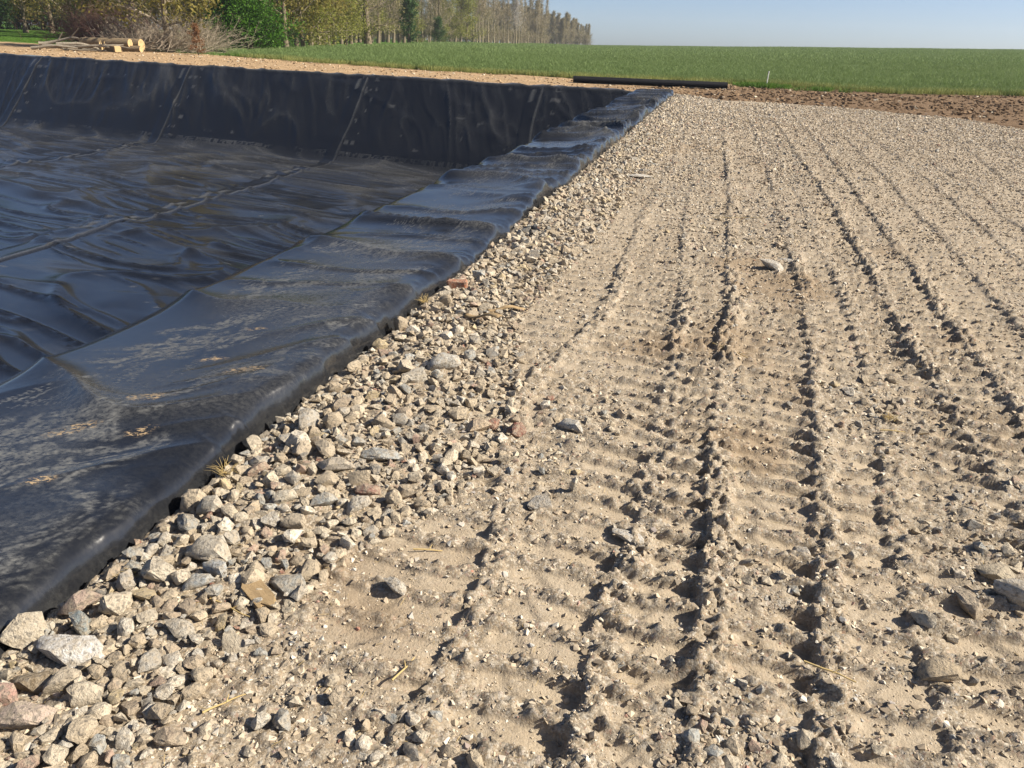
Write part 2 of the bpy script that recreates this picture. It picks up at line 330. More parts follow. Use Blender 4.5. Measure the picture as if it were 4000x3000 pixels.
def ground_h(x, y, fine=True, parts=False):
    shp = np.shape(x); x = np.ravel(np.asarray(x, float)); y = np.ravel(np.asarray(y, float))
    lp = loose_patch(x, y)
    h = (fbm(x * 0.9, y * 0.9, 1, 2) - 0.5) * 0.05
    fade = sst(30, 12, y) * 0.75 + 0.25
    near = 1 - 0.6 * sst(6, 12, y)
    trk = np.zeros_like(h); loose = 0.25 + 0.5 * sst(0.4, 0.65, fbm(x * 2.2, y * 2.2, 34, 3))
    xw = x + (fbm(x * 2.5, y * 2.5, 21, 2) - 0.5) * 0.05
    ero = sst(0.10, 0.36, fbm(x * 1.3, y * 1.3, 33, 2)) * (1 - 0.75 * lp)
    for k, (a, b, amp, pitch) in enumerate(BANDS):
        xa = interp(y, TRK[a]); xb = interp(y, TRK[b]); u = (xw - xa) / (xb - xa)
        i = np.nonzero((u > 0) & (u < 1))[0]
        if len(i) == 0: continue
        u = u[i]; X = x[i]; Y = y[i]; er = ero[i]
        bow = (0.10 * (u - 0.5) ** 2 - 0.02 * u) * (1 if k % 2 else -1)
        ph = (Y + bow + (fbm(X * 3, Y * 3, 40 + k, 2) - 0.5) * 0.03) / pitch + k * 0.37
        cell = np.floor(ph); p = ph - cell
        rnd = hsh(cell, cell * 0 + k, 3)
        crumb = fbm(X * 38, Y * 38, 50 + k, 2)
        lug = sst(0.26, 0.15, np.minimum(p, 1 - p) + (crumb - 0.5) * 0.10)            # crumbly bar between two shoe prints
        pad = 1 - lug
        e = sst(0.0, 0.14, u) * sst(1.0, 0.955, u + (fbm(X * 20, Y * 20, 45, 2) - 0.5) * 0.08)
        half = sst(0.46, 0.54, u + (p - 0.5) * 0.30 * (1 if k % 2 else -1)) * sst(0.12, 0.3, p) * sst(0.98, 0.8, p)
        d = -(0.009 + 0.030 * u * u) * e * pad * (0.55 + 0.9 * rnd) + lug * e * (0.002 + 0.026 * (crumb - 0.3)) + 0.009 * half * e * pad
        trk[i] += d * amp * er
        loose[i] = np.clip(0.03 + 1.0 * lug * (0.6 + 0.8 * crumb) + 0.75 * (1 - e) + (1 - er) * 0.45, 0, 1)
    for k, (nm, pts) in enumerate(TRK.items()):
        dx = xw - interp(y, pts) + (fbm(x * 7, y * 7, 68, 2) - 0.5) * 0.03; i = np.nonzero((dx > -0.03) & (dx < 0.13))[0]
        if len(i) == 0: continue
        dx = dx[i]; X = x[i]; Y = y[i]
        grain = 0.2 + 1.6 * sst(0.3, 0.75, fbm(X * 34, Y * 34, 66, 2)); gap = 0.2 + 0.8 * sst(0.28, 0.5, fbm(X * 0.3 + 3.7 * k, Y * 1.1, 67, 2))
        prof = sst(-0.022, 0.0, dx) * sst(0.12, 0.045, dx)
        trk[i] += prof * grain * gap * RIDGE_H[nm] * 0.42 * (1 - 0.6 * lp[i]) * (1 + 0.4 * sst(3.5, 6, Y) * sst(9, 6, Y))
        loose[i] = np.maximum(loose[i], np.clip(prof * 1.2, 0, 1))
    h = h + trk * fade
    bank = sst(0.35, -0.5, x - strip_x(y))
    h = h + bank * 0.02 + lp * (fbm(x * 13, y * 13, 70, 2) - 0.4) * 0.022
    h = h + (fbm(x * 6, y * 6, 71, 2) - 0.5) * 0.014 + (fbm(x * 22, y * 22, 72, 2) - 0.5) * 0.011 * (0.3 + loose) * near
    if fine:
        nr = y < 13; xn, yn = x[nr], y[nr]; ln = np.clip(np.maximum(loose, lp)[nr], 0, 1); k = near[nr]
        cz = crumbs(xn, yn, 30, 75, 0.04 + 0.25 * ln) * (0.10 + 0.35 * ln) + crumbs(xn, yn, 62, 77, 0.15 + 0.6 * ln) * (0.10 + 0.55 * ln) + (fbm(xn * 75, yn * 75, 73, 2) - 0.5) * 0.006 * (0.15 + ln)
        h[nr] = h[nr] + cz * k * sst(13, 8, yn)
    m = platform_m(x, y)
    h = h - 0.28 * sst(0.35, -0.5, m) + 0.03 * sst(0.0, 0.8, m)
    h = h - 0.035 * sst(-1.35, -1.66, x) - 0.08 * sst(-1.68, -1.80, x)
    if parts: return h.reshape(shp), np.clip(np.maximum(loose, lp), 0, 1).reshape(shp), lp.reshape(shp)
    return h.reshape(shp)

# gravel platform: rows get coarser with distance
def rows(y0, y1, k, lo, hi):
    r = [y0]
    while r[-1] < y1:
        y = abs(r[-1]); r.append(r[-1] + min(hi, max(lo, k * (H * H + y * y) / (H * 768))))
    return np.array(r)
def build_platform():
    ys = np.concatenate([np.arange(-4, 0.7, 0.12), rows(0.7, 34.5, 0.9, 0.0062, 0.062)])
    s = np.linspace(0, 1, 520)
    Y = np.repeat(ys[:, None], len(s), 1)
    xl = OUTX - 0.14; xr = 2.3 + 0.40 * np.maximum(ys, 0)
    X = xl + (np.minimum(xr, 9.6)[:, None] - xl) * s[None, :]
    Z, loose, lp = ground_h(X, Y, True, True)
    damp = sst(0.62, 0.78, fbm(X * 1.1, Y * 1.1, 120, 3)) * sst(2.2, 1.2, X) * (1 - lp) * 0.8
    for cx, cy, r in ((0.62, 5.75, 0.42), (0.33, 3.15, .2), (0.35, 6.4, .3)): damp = np.maximum(damp, sst(1.0, 0.3, ((X - cx) / r) ** 2 + ((Y - cy) / (r * 1.4)) ** 2 + (fbm(X * 6, Y * 6, 9, 2) - .5)) * 0.8)
    me = grid_mesh('gravel_platform', X, Y, Z, None, {'loose': ('FLOAT', loose), 'damp': ('FLOAT', damp)})
    tag(link('gravel_platform', me, MAT['gravel']), 'dusty tan gravel yard pressed with crawler track prints', 'ground', kind='structure')
    # the part of the yard at the side, out of the finer sheet
    xs = np.linspace(0, 1, 40); ys2 = np.arange(-14, 27.6, 0.4)
    Y2 = np.repeat(ys2[:, None], 40, 1); x0 = np.minimum(2.3 + 0.40 * np.maximum(ys2, 0), 9.6) - 0.05
    x0 = np.where(ys2 < -4, -2.0, x0)
    X2 = x0[:, None] + (9.7 - x0)[:, None] * xs[None, :]
    Z2 = ground_h(X2, Y2, False) - 0.012
    o = link('gravel_yard', grid_mesh('gravel_yard', X2, Y2, Z2, None, {'loose': ('FLOAT', X2 * 0 + 0.5), 'damp': ('FLOAT', X2 * 0)}), MAT['gravel']); tag(o, 'tan gravel yard beside the track prints', 'ground', kind='structure')
build_platform()

def build_ground():
    far = [70, 80, 92, 106, 125, 150, 180, 215, 250, 300, 370, 460, 580, 750, 1000, 1400, 2000, 3000]
    xs = np.array([-f for f in far[::-1]] + list(np.arange(-64, 40, 0.4)) + [f * 1.0 for f in [44, 50, 58] + far])
    vs = np.array([-f for f in far[::-1]] + [-50, -35, -24, -16, -12, NEARV - 0.5] + list(np.arange(-9, FARV, 1.0)) + list(np.arange(FARV + 0.25, 66, 0.4)) + far)
    X, V = np.meshgrid(xs, vs); Y = V + warp(X)
    xc = (xs[:-1] + xs[1:]) / 2; vc = (vs[:-1] + vs[1:]) / 2
    XC, VC = np.meshgrid(xc, vc)
    keep = ~((XC > LEFTX - 0.2) & (XC < OUTX + 0.2) & (VC > NEARV - 0.3) & (VC < FARV + 0.2))
    pm = platform_m(X, Y); fm = field_m(X, Y)
    Z = terrain(X, Y) + (fbm(X * 1.2, Y * 1.2, 200, 3) - 0.5) * 0.14 * sst(0.0, 1.0, -pm) * sst(3, -1, fm) - 0.02
    Z = Z - 0.22 * sst(-0.3, 0.6, pm)
    # a low heap of pushed-up soil to the right of the platform
    Z = Z + 0.10 * sst(0, 1.2, -pm) * sst(2.5, 0.5, -pm) * sst(0, 4, X) * fbm(X * 0.8, Y * 0.8, 210, 2)
    brown = sst(-9, 1.5, X + (fbm(X * 0.4, Y * 0.4, 220, 3) - 0.5) * 6 + (36 - Y) * 0.5)
    mead = sst(-41, -44, X + (fbm(X * 0.3, Y * 0.3, 221, 2) - 0.5) * 4 + (Y - 55) * 0.12) * sst(0, 1.0, Y - interp(X, FE) + 1.0)
    green = np.clip(sst(-0.3, 0.8, fm) , 0, 1) * (1 - mead)
    me = grid_mesh('ground', X, Y, Z, keep, {'brown': ('FLOAT', brown), 'green': ('FLOAT', green), 'meadow': ('FLOAT', mead)})
    tag(link('ground', me, MAT['earth']), 'bare orange earth turning to green crop land', 'ground', kind='structure')
build_ground()

# ------------------------------------------------------------------ pond liner
SEAMS = [-7.3, -15.8, -25.9, -36.5]
def bowl(x, v):
    k = 0.10
    pl = [np.full_like(x, -DEPTH), v - FARV, x - INX, LEFTX - x, NEARV - v]
    m = np.maximum.reduce(pl)
    return m + k * np.log(sum(np.exp((p - m) / k) for p in pl)) - 0.0
def floor_wr(x, v, crest=False):
    xw = x + (fbm(x * 0.25, v * 0.25, 300, 2) - 0.5) * 3; vw = v + (fbm(x * 0.22, v * 0.3, 301, 2) - 0.5) * 2.2 + 0.10 * x
    a = ridge(vn(xw * 0.13, vw * 0.5, 302), 8) * sst(0.2, 0.5, fbm(x * 0.15, v * 0.25, 303, 2))
    b = ridge(vn(xw * 0.22, vw * 1.15, 304), 7) * sst(0.15, 0.45, fbm(x * 0.3, v * 0.5, 309, 2))
    c = ridge(vn(xw * 0.38, vw * 2.3 + 0.2 * xw, 305), 5) * sst(0.2, 0.5, fbm(x * 0.4, v * 0.5, 308, 2))
    e = ridge(vn((x + 0.5 * v) * 0.28, (v - 0.9 * x) * 0.16, 307), 12) * sst(0.35, 0.6, fbm(x * 0.2, v * 0.2, 306, 2))
    if crest: return np.clip(a + b + c * 0.8 + e, 0, 1)
    return 0.14 * a + 0.095 * b + 0.050 * c + 0.09 * e + 0.05 * fbm(xw * 0.3, vw * 0.5, 306, 2) + 0.006 * fbm(xw * 1.2, vw * 3.0, 299, 2)
def wall_wr(x, v):
    q = x + 0.5 * (v - FARV) + (fbm(x * 0.5, v * 0.5, 310, 2) - 0.5) * 1.2
    up = sst(FARV - DEPTH, FARV - 1.2, v)
    return (0.07 * ridge(vn(q * 0.55, v * 0.25, 311), 9) + 0.040 * ridge(vn(q * 1.7, v * 0.5, 312), 6) + 0.018 * ridge(vn(q * 3.6, v * 0.9, 315), 4) + 0.06 * ridge(fbm(x * 0.35 + v * 0.3, v * 0.55, 313, 2), 8)) * (0.35 + 0.65 * up) + 0.07 * fbm(x * 0.5, v * 0.6, 314, 2)
def liner_z(x, v):
    wallm = np.clip((np.maximum.reduce([v - FARV, x - INX, LEFTX - x, NEARV - v]) + DEPTH) / 0.5, 0, 1)
    return bowl(x, v) + floor_wr(x, v) * (1 - wallm) + wall_wr(x, v) * wallm * sst(FARV + 0.1, FARV - 0.5, v)

def build_liner():
    root = empty('pond_liner', (0, 0, 0)); tag(root, 'wrinkled black pond liner covering floor, slopes and bank', 'pond liner')
    edges = [LEFTX] + SEAMS[::-1] + [INX - DEPTH - 0.05]
    for k in range(len(edges) - 1):
        a, b = edges[k], edges[k + 1]
        fine = a > -47 or True
        # floor
        nx = max(8, int((b - a) / 0.13)); xs = np.linspace(a, b, nx)
        vs = np.concatenate([np.arange(NEARV, 2, 0.25), np.arange(2, FARV - DEPTH + 0.46, 0.055)])
        X, V = np.meshgrid(xs, vs); Z = liner_z(X, V)
        dust = sst(0.6, 0.8, fbm(X * 0.5, V * 1.5, 320, 3)) * 0.12 + 0.10 * sst(19, 29, V) + 0.25 * floor_wr(X, V, True) * sst(10, 26, V)  # last term only makes the fold crests paler, growing towards the far end
        spots = sst(0.87, 0.93, fbm(X * 2.2, V * 5, 321, 2)) * 0.6
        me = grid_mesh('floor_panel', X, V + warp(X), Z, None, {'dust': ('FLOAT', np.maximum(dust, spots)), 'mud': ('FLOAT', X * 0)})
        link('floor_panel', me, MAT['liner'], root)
    edges = [LEFTX] + SEAMS[::-1] + [INX]
    for k in range(len(edges) - 1):
        a, b = edges[k], edges[k + 1]
        xs = np.linspace(a, b, max(8, int((b - a) / 0.06)))
        vs = np.concatenate([np.arange(FARV - DEPTH + 0.26, FARV - 0.2, 0.07), FARV + np.array([-0.2, -0.15, -0.1, -0.06, -0.02, 0.03, 0.09, 0.16, 0.25, 0.35, 0.42])])
        X, V = np.meshgrid(xs, vs); Z = liner_z(X, V)
        over = sst(FARV - 0.12, FARV + 0.1, V)
        fold = 0.05 * ridge(fbm(X * 0.9 + V * 1.5, V * 0.3, 330, 2), 2)
        Z = Z * (1 - over) + over * (0.045 + fold - 0.10 * sst(FARV + 0.3, FARV + 0.42, V)) + 0.03 * sst(FARV - 0.4, FARV, V) * fold / 0.05
        dust = 0.03 + 0.10 * sst(0.45, 0.75, fbm((X + 0.35 * V) * 3.5, V * 0.9, 331, 3)) * sst(FARV - DEPTH + 0.4, FARV - 1.2, V) + 0.5 * over
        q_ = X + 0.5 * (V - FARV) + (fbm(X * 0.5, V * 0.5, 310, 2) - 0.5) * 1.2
        dust = dust + (0.22 * ridge(vn(q_ * 0.55, V * 0.25, 311), 26) + 0.10 * ridge(vn(q_ * 1.7, V * 0.5, 312), 14)) * sst(FARV - DEPTH + 0.3, FARV - 1.5, V)  # paler lines along the wall creases, fading out towards the toe
        for s in SEAMS:       # ladder-like scuffs beside each weld
            q = X - s - 0.55 - 0.12 * np.sin(V * 3)
            row = np.abs(((V * 2.4) % 1) - 0.5) < 0.16
            hit = hsh(np.floor(V * 2.4), np.floor((X - s) / 0.28), 340)
            dust = np.maximum(dust, np.where(row & (np.abs(q) < 0.45) & (hit > 0.72) & (fbm(X * 9, V * 9, 341, 2) > 0.45), 0.6 * hit, 0))
        dust = np.maximum(dust, sst(0.84, 0.92, fbm(X * 2.5, V * 4, 333, 2)) * 0.4)
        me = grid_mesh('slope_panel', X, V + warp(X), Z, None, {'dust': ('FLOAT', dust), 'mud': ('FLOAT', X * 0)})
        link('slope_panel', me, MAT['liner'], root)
    # side slopes seen only from other places
    def side(xs, vs):
        X, V = np.meshgrid(xs, vs); Z = liner_z(X, V)
        link('slope_panel', grid_mesh('slope_panel', X, V + warp(X), Z, None, {'dust': ('FLOAT', X * 0 + 0.2), 'mud': ('FLOAT', X * 0)}), MAT['liner'], root)
    side(np.linspace(INX - DEPTH - 0.05, INX - 0.30, 26), np.arange(NEARV - 0.4, FARV - DEPTH + 0.31, 0.25))
    side(np.linspace(LEFTX - 0.3, LEFTX, 3), np.arange(NEARV - 0.4, FARV + 0.3, 0.5))
    side(np.linspace(LEFTX, INX - DEPTH, 60), np.linspace(NEARV - 0.4, NEARV, 3))
    # welded overlaps
    prof = np.array([(-0.30, -0.01), (-0.26, 0.006), (-0.12, 0.008), (0.05, 0.010), (0.18, 0.014), (0.24, 0.026), (0.27, 0.024), (0.33, 0.008), (0.38, -0.015)])
    for s in SEAMS:
        vs = np.concatenate([np.arange(-6, 2, 0.3), np.arange(2, FARV - DEPTH - 0.4, 0.12), np.arange(FARV - DEPTH - 0.4, FARV + 0.05, 0.06)])
        me_x = s + 0.22 * (fbm(vs * 0.35, vs * 0, int(-s), 2) - 0.5) * 2
        X = me_x[:, None] + prof[None, :, 0] * (1.0 + 0.35 * sst(FARV - DEPTH - 1, FARV - DEPTH - 6, vs))[:, None]
        V = np.repeat(vs[:, None], len(prof), 1)
        lift = 0.6 + 0.9 * fbm(vs * 0.8, vs * 0, 350 + int(-s), 2)
        Z = liner_z(X, V) + prof[None, :, 1] * lift[:, None] + 0.012
        dsh = np.where((np.abs(X - me_x[:, None] + 0.12) < 0.05) & (hsh(np.floor(V * 2.2), V * 0, 351) > 0.6), 0.7, 0.04)
        dsh = np.maximum(dsh, np.where((prof[None, :, 0] > 0.22) & (prof[None, :, 0] < 0.28), 0.5, 0) * (0.4 + 0.6 * fbm(V, V * 0, 352, 2)))
        link('weld_seam', grid_mesh('weld_seam', X, V + warp(X), Z, None, {'dust': ('FLOAT', dsh), 'mud': ('FLOAT', X * 0)}), MAT['liner'], root)
    # sheet over the bank beside the gravel
    ys = np.concatenate([np.arange(-10, 0.2, 0.1), rows(0.2, FARV + 1.25, 0.9, 0.008, 0.05)])
    t = np.linspace(0, 1, 150)
    PX = [(0.0, INX - 0.38), (0.12, INX - 0.12), (0.17, INX - 0.03), (0.22, INX + 0.08), (0.55, -2.48), (0.80, -1.93), (0.87, -1.80), (0.91, -1.745), (0.95, -1.71), (1.0, -1.69)]
    PZ = [(0.0, -0.36), (0.12, -0.08), (0.17, -0.015), (0.22, 0.018), (0.55, 0.06), (0.80, 0.085), (0.87, 0.078), (0.91, 0.055), (0.95, -0.01), (1.0, -0.12)]
    Yg, T = np.meshgrid(ys, t, indexing='ij')
    def smooth(pts):
        v = interp(t, pts)
        for _ in range(3): v[1:-1] = (v[:-2] + 2 * v[1:-1] + v[2:]) / 4
        return v
    X = np.repeat(smooth(PX)[None, :], len(ys), 0); Z = np.repeat(smooth(PZ)[None, :], len(ys), 0)
    wob = (fbm(ys * 0.9, ys * 0, 400, 3) - 0.5) * 0.13 + (fbm(ys * 3.2, ys * 0, 401, 2) - 0.5) * 0.05
    ow = sst(0.4, 1.0, T)
    X = X + wob[:, None] * ow
    X = X + ((fbm(ys * 0.4, ys * 0, 402, 2) - 0.5) * 0.14)[:, None] * sst(0.5, 0.2, T)
    farm = sst(5, 13, Yg)
    sl = Yg + 0.30 * (X + 2.5) + (fbm(X * 0.9, Yg * 0.5, 403, 2) - 0.5) * 0.9
    # broad cushions between folds, then sharp creases that run across the bank
    n1 = fbm(sl * 0.55, X * 0.15, 404, 2); n2 = vn(sl * 0.95 + 7, X * 0.30, 405); n3 = vn(sl * 3.6 + 3, X * 0.8, 406); n4 = vn(sl * 1.7 - 0.4 * X, X * 0.5, 409)
    Zf = 0.08 * (n1 - 0.5) + 0.115 * ridge(n2, 4) * (0.45 + 0.55 * farm) + 0.016 * ridge(n3, 3) * (0.2 + 0.8 * farm) + 0.06 * ridge(n4, 5) * (0.3 + 0.7 * farm)
    rad = fbm((Yg - 0.8 * (X + 1.8)) * 2.4, X * 0.6, 407, 2)
    Zf = Zf + 0.05 * ridge(rad, 5) * sst(0.55, 0.85, T) * (0.3 + 0.7 * farm)
    rad2 = fbm((Yg + 0.5 * (X + 1.8)) * 6.0, X * 0.8, 408, 2)
    Zf = Zf + 0.014 * ridge(rad2, 4) * sst(0.72, 0.92, T) * (0.4 + 0.6 * farm)
    msk = sst(0.08, 0.24, T) * sst(1.0, 0.90, T)
    Z = Z + Zf * msk
    X = X + 0.10 * (ridge(rad, 3) - 0.3) * sst(0.80, 0.95, T) * 0.25
    X = X - 0.045 * ridge(n2, 2) * sst(0.75, 0.93, T) * (0.4 + 0.6 * farm)
    # the end of the bank at the far corner
    Z = Z - 0.30 * sst(FARV + 0.95, FARV + 1.25, Yg) * sst(0.1, 0.2, T)
    # dust film, boot scuffs and mud left on the near part
    st = (X * 0.55 + Yg * 0.83); cr = (X * 0.83 - Yg * 0.55)
    nearm = sst(7.5, 3.0, Yg)
    wx_ = fbm(X * 4, Yg * 4, 428, 2); sw = fbm(st * 1.7 + wx_ * 0.6, cr * 4.0 + wx_, 420, 3)
    swirl = fbm(st * 13 + wx_ * 7, cr * 34 + wx_ * 16, 421, 3); speck = fbm(X * 55, Yg * 55, 422, 2)
    patch = sst(0.44, 0.66, sw) * sst(0.22, 0.42, T) * sst(0.95, 0.76, T)
    dust = patch * (0.30 + 0.60 * nearm) * sst(0.34, 0.62, swirl) * (0.35 + 0.9 * sst(0.3, 0.7, speck))
    dust = dust + 0.24 * sst(0.35, 0.65, fbm(X * 1.1, Yg * 0.9, 429, 3)) * sst(0.28, 0.5, T) * sst(0.88, 0.70, T) * (0.5 + 0.7 * swirl)
    dust = dust + 0.035 * sst(0.10, 0.30, T) * sst(0.98, 0.8, T) + 0.16 * farm * sst(0.4, 0.7, fbm(X * 2.5, Yg * 2.5, 424, 3)) * sst(0.15, 0.3, T)
    dust = dust + 0.30 * ridge(n2, 5) * sst(0.2, 0.4, T) * sst(0.97, 0.85, T) * (0.4 + 0.6 * speck)
    r2 = np.random.default_rng(4)
    for _ in range(34):       # boot prints: bars across a sole outline
        cx = r2.uniform(-2.95, -1.98); cy = 1.6 + 7.0 * r2.random() ** 1.6; a = r2.uniform(-1.9, 0.4); sgn = r2.uniform(0.35, 0.9)
        lx = (X - cx) * math.cos(a) + (Yg - cy) * math.sin(a); ly = -(X - cx) * math.sin(a) + (Yg - cy) * math.cos(a)
        w = 0.050 - 0.018 * np.exp(-((ly + 0.03) / 0.05) ** 2)
        sole = (np.abs(ly) < 0.145) & (np.abs(lx) < w)
        bars = np.sin((ly + 0.6 * np.abs(lx)) * 2 * math.pi / 0.026) > 0.0
        brk = fbm(lx * 40, ly * 40, 430, 2) > 0.42
        dust = np.where(sole & bars & brk, np.maximum(dust, sgn), np.where(sole, dust * 0.5, dust))
    for _ in range(0):       # thin scratches and trickles
        cx = r2.uniform(-3.0, -1.95); cy = 1.2 + 5 * r2.random(); a = r2.normal(-0.75, 0.5); L = r2.uniform(0.06, 0.35); bend = r2.normal(0, 0.6)
        lx = (X - cx) * math.cos(a) + (Yg - cy) * math.sin(a); ly = -(X - cx) * math.sin(a) + (Yg - cy) * math.cos(a)
        dust = np.where((np.abs(lx) < L) & (np.abs(ly - bend * lx * lx) < 0.0055), np.maximum(dust, 0.8), dust)
    low = sst(0.84, 0.90, T); dust = np.maximum(dust, (0.10 + 0.25 * sst(0.93, 0.985, T)) * low * fbm(X * 9, Yg * 9, 425, 2))
    mud = np.zeros_like(dust)
    for cx, cy, rx, ry, a in ((-2.28, 2.62, 0.09, 0.045, 0.5), (-2.42, 2.32, 0.10, 0.04, 0.5), (-2.30, 3.15, 0.07, 0.035, .3), (-2.1, 2.35, 0.06, .03, .6), (-2.62, 1.85, .12, .05, .8), (-2.45, 1.72, .1, .05, .8), (-2.75, 2.1, .07, .04, .6), (-2.02, 3.0, .11, .04, .4), (-2.35, 3.6, .06, .03, .2), (-2.25, 1.95, .07, .03, .5)):
        lx = (X - cx) * math.cos(a) + (Yg - cy) * math.sin(a); ly = -(X - cx) * math.sin(a) + (Yg - cy) * math.cos(a)
        mud = np.maximum(mud, sst(1.6, 0.2, (lx / rx) ** 2 + (ly / ry) ** 2 + (fbm(X * 25, Yg * 25, 426, 3) - 0.5) * 2.4))
    me = grid_mesh('bank_sheet', X, Yg, Z, None, {'dust': ('FLOAT', np.clip(dust, 0, 1)), 'mud': ('FLOAT', np.clip(mud, 0, 1))})
    o = link('bank_sheet', me, MAT['liner'], root); o['label'] = 'dusty boot-scuffed sheet folded over the bank beside the gravel'
build_liner()
_BY = np.linspace(0, 35, 3501); _BX = -1.675 + (fbm(_BY * 0.9, _BY * 0, 400, 3) - 0.5) * 0.13 + (fbm(_BY * 3.2, _BY * 0, 401, 2) - 0.5) * 0.05
def bank_outer(y): return float(np.interp(y, _BY, _BX))

# ------------------------------------------------------------------ stones
def hull_shape(seed, npts, sub, box):
    r = random.Random(seed); bm = bmesh.new()
    for _ in range(npts):
        v = Vector((r.gauss(0, 1), r.gauss(0, 1), r.gauss(0, 1))).normalized()
        if box:                       # push towards a broken block
            m = max(abs(v.x), abs(v.y), abs(v.z)); v = v * (1 - box) + v / m * box * 0.8
        v *= r.uniform(0.86, 1.08); bm.verts.new(v)
    res = bmesh.ops.convex_hull(bm, input=bm.verts)
    bmesh.ops.delete(bm, geom=[g for g in res['geom_interior'] if isinstance(g, bmesh.types.BMVert)] , context='VERTS')
    loose = [v for v in bm.verts if not v.link_faces]
    if loose: bmesh.ops.delete(bm, geom=loose, context='VERTS')
    if sub:
        bmesh.ops.subdivide_edges(bm, edges=bm.edges[:], cuts=sub, use_grid_fill=True, smooth=0.12)
        bmesh.ops.triangulate(bm, faces=bm.faces[:])
        for v in bm.verts:
            n = v.co.normalized(); c = v.co * 2.3
            f = math.sin(c.x * 2.1 + seed) * math.sin(c.y * 2.7 + seed * 2) + 0.6 * math.sin(c.z * 4.1 + c.x * 3 + seed)
            v.co += n * (0.045 * f + r.uniform(-0.035, 0.035))
    bmesh.ops.recalc_face_normals(bm, faces=bm.faces[:])
    bmesh.ops.triangulate(bm, faces=bm.faces[:])
    xs = [v.co for v in bm.verts]
    for k in range(3):
        lo = min(c[k] for c in xs); hi = max(c[k] for c in xs)
        for v in bm.verts: v.co[k] = (v.co[k] - (lo + hi) / 2) / (hi - lo)     # unit box
    return bm
def bm_arrays(bm):
    bm.verts.ensure_lookup_table()
    return np.array([v.co[:] for v in bm.verts]), np.array([[v.index for v in f.verts] for f in bm.faces])
SHAPES = []
for k in range(26):
    bm = hull_shape(100 + k, 11 if k % 3 else 9, 0, 0.25 * (k % 3)); bm.verts.index_update(); SHAPES.append(bm_arrays(bm)); bm.free()
BIG = []
for k in range(26):
    bm = hull_shape(500 + k, 13 + k % 5, 2, 0.3 * (k % 3)); me = bpy.data.meshes.new('rubble_stone'); bm.to_mesh(me); bm.free()
    me.polygons.foreach_set('use_smooth', np.full(len(me.polygons), True))
    try: me.set_sharp_from_angle(angle=R(28))
    except Exception: pass
    me.materials.append(MAT['rubble']); BIG.append(me)

PAL = np.array([(0.52, 0.455, 0.35), (0.47, 0.39, 0.28), (0.40, 0.325, 0.23), (0.60, 0.55, 0.46), (0.37, 0.35, 0.31), (0.33, 0.34, 0.325), (0.36, 0.25, 0.195), (0.24, 0.11, 0.08), (0.46, 0.37, 0.22), (0.37, 0.295, 0.215), (0.20, 0.19, 0.175)])
PAL = PAL * 1.08
PW = np.array([0.24, 0.20, 0.14, 0.10, 0.09, 0.06, 0.035, 0.015, 0.03, 0.08, 0.02]); PW = PW / PW.sum()
PNAME = ['pale beige', 'tan', 'brownish tan', 'whitish', 'grey', 'blue-grey', 'pinkish brown', 'dark red', 'ochre', 'dull brown', 'dark grey']

